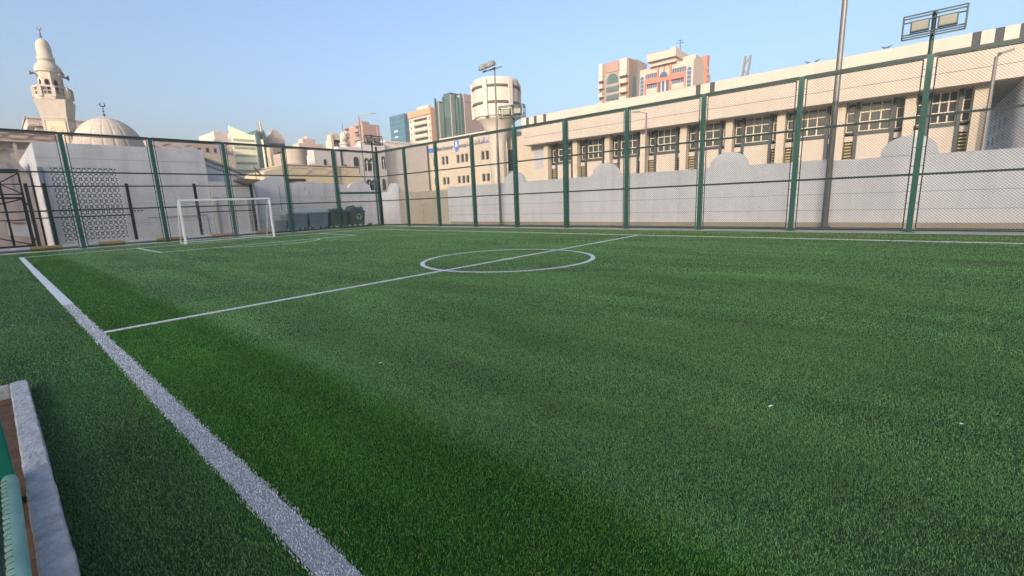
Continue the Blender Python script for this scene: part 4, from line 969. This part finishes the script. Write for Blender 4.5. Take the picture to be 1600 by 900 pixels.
# ================================================================== MOSQUE
MN = V((6.08, 58.9, 0))
t = thing('minaret', MN, 'tan minaret with railed balcony, arched lantern and crescent finial', 'minaret', rz=-math.radians(24), world=False)
def ngon_lathe(mb, prof, n, mi=0, ph=PI/4): mb.lathe(prof, (0, 0, 0), n, mi, ph)
hw = .98; q = hw*math.sqrt(2)
mb = MB(); ngon_lathe(mb, [(q, -.03), (q, 11.2)], 4); ngon_lathe(mb, [(q*1.05, 11.2), (q*1.05, 11.35), (q*1.0, 11.4), (q*1.24, 13.0)], 4); o = mb.build('shaft', M_STONE, t)
for rz_ in range(4):
    m = Matrix.Rotation(rz_*PI/2, 4, 'Z'); mb = MB()
    pts = [(-.78, 8.8), (.78, 8.8), (.78, 11.0), (-.78, 11.0)]
    mb.extr(pts, (0, -hw-.004, 0), UX, UZ, MY, 0, .02, 0)
    for a, b in ((pts[0], pts[1]), (pts[1], pts[2]), (pts[2], pts[3]), (pts[3], pts[0])): mb.bar((a[0], -hw-.035, a[1]), (b[0], -hw-.035, b[1]), .06, .04, 1)
    for sz in (1, .5):
        n = 16; rr = [(.52 if k % 2 else .43)*sz for k in range(n)]; c = [(rr[k]*math.cos(2*PI*k/n), 9.95+rr[k]*math.sin(2*PI*k/n)) for k in range(n)]
        for k in range(n): a, b = c[k], c[(k+1) % n]; mb.bar((a[0], -hw-.035, a[1]), (b[0], -hw-.035, b[1]), .05, .035, 1)
    mb.v = [tuple(m @ V(v)) for v in mb.v]; mb.build('rosette_panel', [M_PANELST, M_STONEP], t)
# balcony: octagonal slab and parapet with openings
R8 = 1.42/math.cos(PI/8); R8b = 1.24/math.cos(PI/8)
mb = MB(); ngon_lathe(mb, [(R8b, 12.95), (R8b*1.03, 13.05), (R8b*1.03, 13.2)], 8, 0, PI/8); 
o = mb.build('balcony_floor', M_STONE, t)
mb = MB()
for k in range(8):
    a0, a1 = PI/8+k*PI/4, PI/8+(k+1)*PI/4; A = V((math.cos(a0)*R8b, math.sin(a0)*R8b, 0)); B = V((math.cos(a1)*R8b, math.sin(a1)*R8b, 0)); U = (B-A).normalized(); N = U.cross(UZ)
    L = (B-A).length
    for z0, z1, d in ((13.2, 13.45, .12), (14.12, 14.28, .2)): mb.bar(A+UZ*(z0+z1)/2, B+UZ*(z0+z1)/2, d, z1-z0)
    mb.bar(A+UZ*13.2, A+UZ*14.2, .3)
    M_ = A.lerp(B, .5); mb.bar(M_+UZ*13.45, M_+UZ*14.12, .09, .05); mb.bar(A.lerp(B, .2)+UZ*13.8, A.lerp(B, .8)+UZ*13.8, .05, .08)
mb.build('balustrade', M_STONE, t)
RL = .86/math.cos(PI/8); mb = MB(); mb.lathe([(.5, 13.21), (.5, 15.6)], n=8, ph=PI/8, mi=1)
for k in range(8):
    a0, a1 = PI/8+k*PI/4, PI/8+(k+1)*PI/4; A = V((math.cos(a0)*RL, math.sin(a0)*RL, 13.2)); B = V((math.cos(a1)*RL, math.sin(a1)*RL, 13.2)); U = (B-A).normalized(); L = (B-A).length
    hw_ = L*.27; N = U.cross(UZ); c = A.lerp(B, .5)
    hl = [(L*.5-hw_, L*.5+hw_, .55, 1.75)]
    mb.facade(A, U, L, 2.45, hl, .2)
    for sgn in (-1, 1):
        pts = [(sgn*hw_, 1.74), (sgn*hw_, 1.40)]+[(sgn*hw_*math.cos(PI*.5*i/6), 1.40+.34*math.sin(PI*.5*i/6)) for i in range(1, 7)]
        if sgn < 0: pts = pts[::-1]
        mb.extr(pts, c, U, UZ, N, -.19, -.004)
mb.build('lantern', [M_STONE, M_FRAME], t)
mb = MB(); mb.lathe([(.92, 15.62), (1.0, 15.68), (1.02, 16.0), (.9, 16.3), (.64, 16.6), (.62, 16.75)], n=28); mb.build('canopy_ring', M_STONE, t)
mb = MB(); mb.lathe([(.62, 16.75), (.66, 16.78), (.68, 17.1), (.57, 17.14), (.56, 18.05), (.50, 18.4), (.36, 18.65), (.18, 18.78), (.03, 18.82)], n=28); mb.build('dome_cap', M_STONE, t, smooth=True)
def finial(z, s, parent):
    mb = MB(); mb.lathe([(.03*s, 0), (.03*s, .2*s), (.16*s, .3*s), (.03*s, .42*s), (.03*s, .55*s), (.11*s, .63*s), (.03*s, .72*s), (.03*s, .85*s), (.07*s, .9*s), (.02*s, .97*s), (.02*s, 1.1*s)], (0, 0, z), 10)
    for k in range(16):
        a0, a1 = PI*.62+k*PI*1.76/16, PI*.62+(k+1)*PI*1.76/16; w = .045*s*math.sin(PI*(k+.5)/16)+.012
        mb.bar((.2*s*math.cos(a0), 0, z+1.28*s+.2*s*math.sin(a0)), (.2*s*math.cos(a1), 0, z+1.28*s+.2*s*math.sin(a1)), .03, w*2)
    return mb.build('crescent_finial', M_DARKMETAL, parent)
finial(18.78, .78, t)
for a in (-2.6, -.55, .6):
    c = V((math.cos(a), math.sin(a), 0)); mb = MB(); p = c*1.15+UZ*15.45; mb.tube([c*.95+UZ*15.45, p, p+c*.12, p+c*.3], [.04, .09, .12, .25], 12); mb.build('loudspeaker', M_LAMPGR, t)

DM = V((8.1, 48.5, 0))
t = thing('domed_hall', (DM.x, DM.y, 0), 'ribbed tan dome with crescent finial on the mosque roof', 'mosque')
mb = MB(); mb.box(DM.x-7, DM.x+9, DM.y-3.6, DM.y+10, -.03, 7.0); mb.build('wall', M_STONE, t)
mb = MB(); n = 120; rib = []
prof = [(2.62, 7.0), (2.66, 7.35), (2.60, 7.5), (2.52, 7.9), (2.35, 8.5), (2.05, 9.05), (1.6, 9.55), (1.1, 9.9), (.55, 10.12), (.05, 10.22)]
vs = []
for r, z in prof:
    for k in range(n):
        a = 2*PI*k/n; f = 1-.016*(1 if k % 6 == 0 else 0)*(1 if 7.4 < z < 10.15 else 0); vs.append((DM.x+r*f*math.cos(a), DM.y+r*f*math.sin(a), z))
mb.add(vs, [(i*n+k, i*n+(k+1) % n, (i+1)*n+(k+1) % n, (i+1)*n+k) for i in range(len(prof)-1) for k in range(n)]+[tuple((len(prof)-1)*n+k for k in range(n))]); mb.build('dome', M_STONE, t)
f = finial(10.15, .9, t); f.location = (DM.x, DM.y, 0)

# prayer hall with patterned frieze, wings behind the minaret
t = thing('prayer_hall', (-2, 50, 0), 'pinkish mosque hall with a zigzag frieze at the left edge', 'mosque')
ph = at(20, 206, 'y', 44).z; pb = at(20, 219, 'y', 44).z
mb = MB(); mb.box(-16, 4.3, 44.5, 50, -.03, ph, 0); mb.build('wall', M_STONEP, t)
mb = MB(); mb.box(-16.1, 4.4, 43.95, 44.497, pb-.1, ph+.05, 0)
for z in (pb+.12, ph-.2): mb.box(-16, 4.3, 43.91, 43.947, z, z+.06, 1)
x = -4.0
while x < 4:
    for s in (-1, 1):
        zc_ = (pb+ph)/2; mb.bar((x, 43.93, zc_), (x+.35, 43.93, zc_+s*.22), .05, .05, 1); mb.bar((x+.35, 43.93, zc_+s*.22), (x+1.0, 43.93, zc_+s*.22), .05, .05, 1); mb.bar((x+1.0, 43.93, zc_+s*.22), (x+1.35, 43.93, zc_), .05, .05, 1)
    x += 1.35
mb.build('frieze', [M_STONE, M_BROWNRED], t)
mb = MB(); za = at(20, 234, 'y', 44).z
mb.box(-12, 1.2, 44.3, 44.497, za, pb-.5, 0)
for k in range(8): mb.box(-6+k*1.55, -5.8+k*1.55, 44.1, 44.297, 0, pb-.12, 1)
mb.build('brick_panel', [M_BROWNRED, M_STONE], t)
t = thing('portico_slab', (5.5, 63, 0), 'mauve portico slab with a pale frieze just behind the minaret', 'mosque')
a = at(42, 186, 'y', 62); b = at(136, 193, 'y', 62); zb = at(50, 196, 'y', 62).z
mb = MB(); mb.box(a.x, b.x, 62, 68, zb, a.z+.1, 0); mb.box(a.x-.12, b.x+.12, 61.9, 68, a.z+.1, a.z+.25, 0)
for k in range(8): mb.bar((a.x+.2+k*.85, 61.95, (a.z+zb)/2), (a.x+.8+k*.85, 61.95, (a.z+zb)/2+(.15 if k % 2 else -.15)), .08, .05, 1)
mb.build('frieze', [M_STONEP, M_WALL], t)
mb = MB(); mb.box(a.x+.5, b.x-.6, 62.3, 67, at(50, 203, 'y', 62).z, zb-.002); mb.box(a.x+1.25, b.x-1.2, 62.6, 66, -.03, at(50, 203, 'y', 62).z); mb.build('pier', M_STONEP, t)
p = at(27, 208, 'y', 50); q = at(38, 184, 'y', 50)
t = thing('roof_aerial', p, 'thin slanting aerial rod on the mosque hall roof at left', 'aerial'); mb = MB(); mb.tube([(p.x, 49, ph), (q.x, 49, q.z)], .03, 5); mb.build('rod', M_GALV, t)

# white annex with the pierced screen -------------------------------------------------------------------------
AX0, AX1, AY, AZ = 1.45, 8.42, 24.0, 5.0
t = thing('white_annex', (5, 30, 0), 'white block-built annex with a large pierced screen behind the goal', 'building')
sx0, sx1, sz0, sz1 = 1.86, 4.32, .28, 3.84
hol = [(sx0-AX0, sx1-AX0, sz0, sz1)]
jts = [(.02, AX1-AX0-.02, z, z+.012) for z in (4.25,)]
mb = MB(); mb.facade((AX0, AY, -.03), UX, AX1-AX0, AZ+.03, [(a, b, c+.03, d+.03) for a, b, c, d in hol], .12, 0, 0)
mb.box(AX0, AX1, AY, 39, -.03, AZ, 0, skip='-y')
for z in (1.0, 2.0, 3.0, 4.28): mb.box(sx1+.02, AX1-.02, AY-.003, AY-.0005, z-.006, z+.006, 1)
mb.box(AX0+.02, AX1-.02, AY-.003, AY-.0005, 4.275, 4.29, 1)
mb.build('wall', [M_WALL2, M_GREYPAN], t)
mb = MB(); NBX, NBZ = 12, 13; cw = (sx1-sx0)/NBX; ch = (sz1-sz0)/NBZ; yf = AY+.03; yb_ = AY+.12
cuts = [0, .04, .29, .44, .56, .71, .96, 1.0]
for i in range(NBX):
    for j in range(NBZ):
        for a in range(7):
            for b in range(7):
                u0, u1 = sx0+cw*(i+cuts[a]), sx0+cw*(i+cuts[a+1]); z0, z1 = sz0+ch*(j+cuts[b]), sz0+ch*(j+cuts[b+1])
                hole = 0 < a < 6 and 0 < b < 6 and (a == b or a+b == 6)
                if not hole: mb.quad((u0, yf, z0), (u1, yf, z0), (u1, yf, z1), (u0, yf, z1))
                else:
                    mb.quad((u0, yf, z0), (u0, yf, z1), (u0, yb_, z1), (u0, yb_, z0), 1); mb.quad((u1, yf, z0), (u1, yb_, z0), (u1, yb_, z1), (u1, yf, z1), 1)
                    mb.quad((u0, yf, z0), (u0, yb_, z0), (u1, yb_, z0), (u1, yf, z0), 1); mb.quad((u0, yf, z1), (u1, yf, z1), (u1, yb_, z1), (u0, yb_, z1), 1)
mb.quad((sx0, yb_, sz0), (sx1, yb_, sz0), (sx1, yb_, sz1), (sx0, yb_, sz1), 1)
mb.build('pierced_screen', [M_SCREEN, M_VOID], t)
mb = MB(); mb.box(AX0-.02, AX0+.16, AY-.10, AY-.004, -.03, 3.85); mb.box(AX0+.02, AX0+.12, AY-.14, AY-.102, 0, 3.7); mb.build('corner_duct', M_GREYPAN, t)
mb = MB(); mb.tube([(5.3, AY-.05, 1.25), (8.05, AY-.05, 1.28), (8.1, AY-.05, 1.1), (8.12, AY-.05, .1)], .025, 6); mb.build('conduit', M_GREYPAN, t)
mb = MB()
for k in range(4): mb.box(4.55+k*.16, 4.66+k*.16, AY-.02, AY-.004, 1.62, 1.68)
mb.build('vent', M_BLACK, t)
# sloped-roof shed between annex and yellow block
t = thing('lean_to_shed', (9.4, 27, 0), 'pale lean-to shed with sloping roof edge right of the annex', 'shed')
mb = MB(); mb.extr([(8.43, -.03), (11.0, -.03), (11.0, 3.7), (8.43, 4.75)], (0, 25.6, 0), UX, UZ, MY, -4, 0); mb.build('wall', M_WALL2, t)
mb = MB(); mb.extr([(8.43, 4.77), (11.1, 3.68), (11.1, 3.82), (8.43, 4.92)], (0, 25.5, 0), UX, UZ, MY, -4.2, .1); mb.extr([(8.43, 4.45), (11.05, 3.38), (11.05, 3.45), (8.43, 4.52)], (0, 25.59, 0), UX, UZ, MY, 0, .05); mb.build('roof_edge', M_STONE, t)
# pale hut behind the gate
t = thing('pale_hut', (-2, 29, 0), 'pale plastered hut with a curved parapet behind the black gate', 'hut')
c = at(24, 245, 'y', 28); mb = MB(); pts = [(-6, -.03), (c.x+.35, -.03), (c.x+.35, c.z-1.0), (c.x, c.z-.1), (c.x-.5, c.z+.05), (-.9, c.z+.15), (-2.5, c.z+.2), (-6, c.z)]
mb.extr(pts, (0, 28, 0), UX, UZ, MY, -5, 0); mb.bar((c.x-.35, 27.97, 0), (c.x-.35, 27.97, c.z-.3), .06, .04, 1); mb.box(-6, c.x-.4, 27.97, 27.997, c.z-.65, c.z-.6, 1); mb.build('wall', [M_STONEP, M_GREYPAN], t)

# ================================================================== LOW ROOFS AND FAR BUILDINGS BETWEEN MOSQUE AND CORNER
# tan wall with hexagon frieze
a = at(413, 270, 'y', 40); b = at(450, 258, 'y', 40); c = at(561, 262, 'y', 40)
t = thing('tan_parapet_wall', ((a.x+c.x)/2, 42, 0), 'tan flat-roofed house front with hexagon frieze behind the old wall', 'building')
mb = MB(); pts = [(a.x, -.03), (c.x, -.03), (c.x, b.z-.1), (b.x, b.z), (a.x, a.z+.1)]; mb.extr(pts, (0, 40, 0), UX, UZ, MY, -8, 0); mb.build('wall', M_PANELST, t)
mb = MB(); x = b.x
while x+2.2 < c.x:
    zc_ = b.z-.55; P6 = [(x, zc_), (x+.35, zc_+.3), (x+1.75, zc_+.3), (x+2.1, zc_), (x+1.75, zc_-.3), (x+.35, zc_-.3)]
    for i in range(6): p, q = P6[i], P6[(i+1) % 6]; mb.bar((p[0], 39.975, p[1]), (q[0], 39.975, q[1]), .05, .04)
    x += 2.15
mb.build('hexagon_frieze', M_STONEP, t)
mb = MB(); mb.box(b.x-.2, c.x+.1, 39.9, 48, b.z+.002, b.z+.1); mb.box(c.x-2.9, c.x-2.6, 39.85, 39.997, 0, b.z); mb.build('coping', M_STONE, t)
p = at(476, 292, 'y', 30)
t = thing('timber_beam', (p.x, 30, 0), 'dark timber beam resting across the rubble wall top', 'beam')
q = at(448, 281, 'y', 30); q2 = at(478, 281, 'y', 30)
mb = MB(); mb.box(q.x, q2.x, 30, 30.3, q.z-.12, q.z+.1); mb.build('beam', M_SOIL, t); mb = MB(); mb.box(q.x+.2, q.x+.6, 30.02, 30.28, -.03, q.z-.122); mb.build('post', M_TAUPE, t)
# round tank
a = at(456, 235, 'y', 52); b = at(491, 235, 'y', 52); zt = at(474, 232, 'y', 52).z
t = thing('round_tank', ((a.x+b.x)/2, 53, 0), 'round cream rooftop drum behind the tan house front', 'tank')
rad = (b.x-a.x)/2*.92; cc = ((a.x+b.x)/2, 53+rad, 0)
mb = MB(); mb.lathe([(rad, -.03), (rad, zt-.3), (rad*1.03, zt-.28), (rad*1.03, zt), (rad*.9, zt+.02)], cc, 40); mb.build('drum', M_CREAM2, t)
for k in range(5):
    mb = MB(); mb.lathe([(rad+.001, zt-1.0-k*.8), (rad+.03, zt-.98-k*.8), (rad+.03, zt-.94-k*.8), (rad+.001, zt-.92-k*.8)], cc, 40); mb.build('hoop', M_SIGNBAND, t)
# pale yellow block, turned; glint off glass put into its front colour
c = at(383, 215, 'y', 85); c0 = at(356, 211, 'y', 85); c1 = at(394.5, 217, 'y', 85)
t = thing('yellow_block', (c0.x+.5, 85, 0), 'office block with ribbed front coloured bright yellow like glinting glass and striped grey side', 'building', rz=0, world=False)
wd = (c1.x-c0.x); zt = c.z+.6
mb = MB(); mb.box(0, wd, 0, 10, -.03, zt, 0); mb.extr([(0, zt+.001), (wd*.75, zt+.001), (wd*.05, zt+1.1), (-.1, zt+1.2)], (0, 0, 0), UX, UZ, MY, -.5, 0, 0); mb.build('wall', M_YELLOW, t)
for k in range(9):
    z = zt-1.3-k*1.35
    if z < 1: break
    mb = MB(); mb.box(.25, wd-.25, -.06, -.003, z, z+.42); mb.build('ribbed_band', M_CREAM, t)
    mb = MB(); mb.box(-.06, -.003, .3, 9.5, z-.1, z+.45); mb.build('side_window', M_TAUPE, t)
mb = MB(); mb.box(-.05, -.003, 0, 10, -.03, zt, 0); mb.box(-2.2, -.06, 1.5, 10, -.03, zt+.3, 0); mb.build('side_wall', M_STONEP, t)
# blue-grey slab left of it
a = at(334, 222, 'y', 80); b = at(348, 222, 'y', 80)
t = thing('grey_slab', (a.x, 80, 0), 'narrow blue-grey slab rising left of the pale yellow block', 'building'); mb = MB(); mb.box(a.x, b.x, 80, 88, -.03, a.z+.4); mb.build('wall', M_GREYPAN, t)
a = at(302, 222, 'y', 70); b = at(336, 224, 'y', 70)
t = thing('flat_roof_house', (a.x, 72, 0), 'pinkish flat-roofed house just right of the dome', 'building'); mb = MB(); mb.box(a.x-4, b.x, 70, 78, -.03, a.z); mb.box(a.x-4.1, b.x+.1, 69.8, 78, a.z, a.z+.2); mb.build('wall', M_PALEPK, t)
for k in range(3):
    mb = MB(); mb.box(a.x+.4+k*1.0, a.x+.75+k*1.0, 69.95, 69.997, a.z-1.3, a.z-.7); mb.build('window', M_DARKWIN, t)
# green glass twin-fin tower with slab
a = at(400, 212, 'y', 110); b = at(417, 210, 'y', 110); tp = at(407, 203, 'y', 110).z
t = thing('finned_tower', (a.x, 112, 0), 'twin-finned glass tower with a spire beside the pale yellow block', 'tower')
wd = b.x-a.x
for x0_, x1_ in ((a.x, a.x+wd*.42), (a.x+wd*.55, b.x)):
    w_ = x1_-x0_; mb = MB(); pts = [(0, -.03), (w_, -.03), (w_, tp-3), (w_*.8, tp-1.2), (w_*.45, tp), (w_*.1, tp-.8), (0, tp-3)]; mb.extr(pts, (x0_, 110, 0), UX, UZ, MY, -8, 0); mb.build('glass_fin', M_GREENG, t)
mb = MB(); mb.box(a.x+wd*.43, a.x+wd*.54, 109.7, 117, -.03, tp-2.2); mb.build('core', M_YELLOW, t)
mb = MB(); xm = a.x+wd*.485; mb.tube([(xm, 111, tp-2.2), (xm, 111, tp+2.3)], [.25, .06], 6); mb.build('spire', M_LAMPGR, t)
b2 = at(445, 217, 'y', 112); mb = MB(); mb.box(b.x+.01, b2.x, 112, 122, -.03, b2.z); mb.extr([(b2.x-4.0, b2.z), (b2.x, b2.z), (b2.x-.6, b2.z+.9), (b2.x-1.8, b2.z+1.9), (b2.x-2.8, b2.z+1.9)], (0, 112, 0), UX, UZ, MY, -1, -.2); mb.tube([(b2.x-5.0, 113, b2.z), (b2.x-5.0, 113, b2.z+4)], [.6, .12], 6); mb.build('rear_slab', M_PALEPK, t)
for k in range(6):
    mb = MB(); mb.box(b.x+.3, b2.x-.3, 111.94, 111.997, b2.z-2.2-k*2.4, b2.z-1.2-k*2.4); mb.build('window_band', M_DARKWIN, t)
# cream stepped building
a = at(421, 229, 'y', 62); b = at(441, 231, 'y', 62)
t = thing('cream_house', (a.x, 64, 0), 'cream house with carved arch front between the finned tower and the drum', 'building')
mb = MB(); mb.box(a.x, b.x, 62, 63.2, -.03, a.z); mb.box(b.x+.002, b.x+3.4, 62.3, 64, -.03, a.z-1.6); mb.build('wall', M_CREAM2, t)
for px in (429, 434): 
    p = at(px, 240, 'y', 62); mb = MB(); mb.extr(arch(.35, 1.6, 8, True), (p.x, 61.99, p.z-.8), UX, UZ, MY, -.02, .04); mb.build('window', M_TAUPE, t)
p = at(436, 241, 'y', 62); mb = MB(); mb.box(p.x-.2, p.x+.2, 61.95, 61.997, p.z-.3, p.z+.3); mb.build('window', M_DARKWIN, t)
# low rubbly roofs
for (x0p, x1p, yp, Yd, m, lab, hasw) in ((441, 458, 239, 58, M_PALEPK, 'pinkish low house with dark opening left of the round drum', 1), (466, 504, 219, 95, M_PALEPK, 'pinkish stepped apartment house above the round drum', 2), (483, 502, 243, 66, M_WALL2, 'small white house right of the round drum', 0)):
    a = at(x0p, yp, 'y', Yd); b = at(x1p, yp, 'y', Yd)
    t = thing('town_house', (a.x, Yd, 0), lab, 'building'); mb = MB(); mb.box(a.x, b.x, Yd, Yd+3, -.03, a.z-.6*(hasw == 2))
    if hasw == 2: mb.box(a.x+1.2, b.x-1.5, Yd+.5, Yd+2.8, a.z-.6, a.z+.5); mb.box(a.x+2.5, b.x-2.8, Yd+1, Yd+2.6, a.z+.5, a.z+1.2)
    mb.build('wall', m, t)
    wdt = b.x-a.x
    if hasw == 2:
        for k in range(3):
            for r_ in range(4):
                mb = MB(); u = a.x+wdt*(.15+k*.28); mb.box(u, u+wdt*.12, Yd-.05, Yd-.003, a.z-2.6-r_*2.2, a.z-1.4-r_*2.2); mb.build('window', M_BLUEG, t)
    if hasw == 1:
        mb = MB(); mb.box(a.x+.3, b.x-.2, Yd-.05, Yd-.003, a.z-3.6, a.z-2.9); mb.build('window', M_DARKWIN, t)
        mb = MB(); mb.box(a.x+.3, a.x+1.0, Yd-.05, Yd-.003, a.z-1.3, a.z-.5); mb.build('window', M_DARKWIN, t)
# far small mosque / arched building
a = at(517, 218, 'y', 90); b = at(537, 218, 'y', 90); zt = a.z
t = thing('far_mosque', ((a.x+b.x)/2, 92, 0), 'distant cream mosque with arched front and small dome before the flats', 'mosque')
mb = MB(); mb.box(a.x, b.x, 90, 92.5, -.03, zt); wd = b.x-a.x
mb.extr(arch(wd*.7, 2.6, 10), (a.x+wd*.4, 90, zt-1.2), UX, UZ, MY, -2, 0); mb.box(a.x-.1, a.x+.5, 89.8, 91, -.03, zt+1.0); mb.build('wall', M_CREAM2, t)
mb = MB(); cc = (a.x+wd*.78, 88.8, 0); mb.lathe([(.9, -.03), (.9, zt-1.2), (1.1, zt-1.1), (1.1, zt-.8), (.8, zt-.7), (.8, zt+.2), (.75, zt+.9), (.4, zt+1.5), (.05, zt+1.8)], cc, 16); mb.build('small_minaret', M_CREAM, t)
mb = MB(); mb.tube([(cc[0], cc[1], zt+1.7), (cc[0], cc[1], zt+3.4)], .06, 5); mb.build('finial', M_DARKMETAL, t)
for k in range(4):
    aa = -PI/2+(k-1.5)*.5; mb = MB(); mb.bar((cc[0]+.82*math.cos(aa), cc[1]+.82*math.sin(aa), zt-.5), (cc[0]+.82*math.cos(aa), cc[1]+.82*math.sin(aa), zt+.1), .2, .1, up=(math.cos(aa), math.sin(aa), 0)); mb.build('niche', M_BROWN, t)
mb = MB(); mb.extr(arch(wd*.3, 3.6, 8), (a.x+wd*.42, 89.99, zt-4.2), UX, UZ, MY, -.02, .05); mb.build('window', M_BLUEG, t)
# distant skyline behind everything
for i, (x0p, x1p, yp, m, lab) in enumerate(((440, 470, 236, M_STONEP, 'faint low grey house far behind the cream house'), (753, 772, 213, M_PALEPK, 'pale low block peeping between the green glass tower and the water tower'), (228, 300, 218, M_STONEP, 'mauve mosque outbuilding with frieze right of the dome'))):
    Yd = (120, 100, 54)[i]; a = at(x0p, yp, 'y', Yd); b = at(x1p, yp, 'y', Yd)
    t = thing('town_house', (a.x, Yd, 0), lab, 'building'); mb = MB(); mb.box(a.x, b.x, Yd, Yd+8, -.03, a.z); mb.box(a.x-.1, b.x+.1, Yd-.15, Yd+8, a.z, a.z+.2); mb.build('wall', m, t)
    if i == 2:
        mb = MB()
        for k in range(5): mb.bar((a.x+.3+k*1.0, Yd-.03, a.z-.5), (a.x+1.0+k*1.0, Yd-.03, a.z-.5+(.2 if k % 2 else -.2)), .08, .04)
        mb.build('frieze', M_BROWNRED, t)

# ================================================================== apartment slab that shades the pitch (out of shot, behind the near touchline)
t = thing('shading_block', (-100, -28, 0), 'long pale apartment slab on the near side whose shadow covers the pitch', 'building')
mb = MB(); mb.box(-110, -90, -76, 0, -.03, 40); mb.build('wall', M_CREAM, t)
for k in range(12):
    mb = MB(); mb.box(-89.99, -89.9, -75, -1, 1.4+k*3.2, 2.9+k*3.2); mb.build('window_band', M_DARKWIN, t)

# ================================================================== LITTER
for px, py, lab, rz in ((595, 568, 'white paper scrap on the turf between the touchline and the centre circle', .4), (1285, 498, 'white paper speck on the turf, farthest of the scraps at right', 1.2), (1204, 636, 'white paper scrap on the turf in the right foreground', 2.0), (1503, 664, 'white paper scrap nearest the right edge of the turf', -.6), (22, 509, 'pale scrap on the turf outside the touchline at left', .2)):
    p = at(px, py, 'z', 0.02); mb = MB(); s = .008 if px > 700 else .011
    vs = []
    for zt_ in (0, .0012):
        for i in range(4):
            for j in (0, 1): vs.append(((i-1.5)*s*1.3, (j-.5)*s*1.6, .008+.006*math.sin(i*1.6+j)+zt_))
    fs = [(i*2, i*2+2, i*2+3, i*2+1) for i in range(3)]+[(8+i*2, 8+i*2+1, 8+i*2+3, 8+i*2+2) for i in range(3)]
    mb.add(vs, fs); o = mb.build('paper_scrap', M_PAPER); o.location = (p.x, p.y, .02); o.rotation_euler = (0, 0, rz)
    tag(o, lab, 'litter', 'white litter scraps on the turf')

# ================================================================== HAZE over the whole place
hm = bpy.data.materials.new('warm_city_haze'); hm.use_nodes = True; n, l = nodes(hm); n.remove(n['Principled BSDF'])
pv = n.new('ShaderNodeVolumePrincipled'); pv.inputs['Color'].default_value = (.96, .95, .93, 1); pv.inputs['Density'].default_value = HAZE; pv.inputs['Anisotropy'].default_value = 0.1
l.new(pv.outputs[0], n['Material Output'].inputs['Volume'])
g = MB(); g.box(-530, 530, -530, 530, -1.03, 46); hz = g.build('haze', hm); hz['kind'] = 'stuff'

# ================================================================== CAMERA, LIGHT, WORLD
cam = bpy.data.cameras.new('camera'); co = bpy.data.objects.new('camera', cam); COL.objects.link(co)
cam.sensor_width = 36; cam.sensor_fit = 'HORIZONTAL'; cam.lens = 36*FPX/1600; cam.clip_end = 4000; cam.clip_start = .05
co.matrix_world = Matrix(((CR.x, CU.x, -CF.x, CAM.x), (CR.y, CU.y, -CF.y, CAM.y), (CR.z, CU.z, -CF.z, CAM.z), (0, 0, 0, 1)))
SC.camera = co
EL, AZ_T = math.radians(17), 0.35                      # towards the sun: (-1, -AZ_T) on the ground
sd = V((-1, -AZ_T, 0)).normalized()*math.cos(EL)+UZ*math.sin(EL)
su = bpy.data.lights.new('sun', 'SUN'); so = bpy.data.objects.new('sun', su); COL.objects.link(so)
su.energy = 2.0; su.angle = math.radians(.5); su.color = (1, .83, .67)
so.rotation_euler = sd.to_track_quat('Z', 'Y').to_euler(); so.location = (-20, -10, 40)
wd = bpy.data.worlds.new('World'); SC.world = wd; wd.use_nodes = True; n = wd.node_tree.nodes; l = wd.node_tree.links
sky = n.new('ShaderNodeTexSky'); sky.sky_type = 'NISHITA'; sky.sun_disc = False; sky.sun_elevation = EL
sky.sun_rotation = math.atan2(sd.x, sd.y) % (2*PI)
sky.air_density = 1.0; sky.dust_density = 7.0; sky.ozone_density = 3.0
bg = n['Background']; l.new(sky.outputs[0], bg.inputs['Color']); bg.inputs['Strength'].default_value = 0.15
SC.view_settings.view_transform = 'Standard'; SC.view_settings.look = 'None'; SC.view_settings.gamma = 1; SC.view_settings.use_curve_mapping = False
SC.view_settings.exposure = 1.36
SC.cycles.use_denoising = True
SC.cycles.max_bounces = 6
for o in bpy.data.objects:
    if '_o' in o: del o['_o']
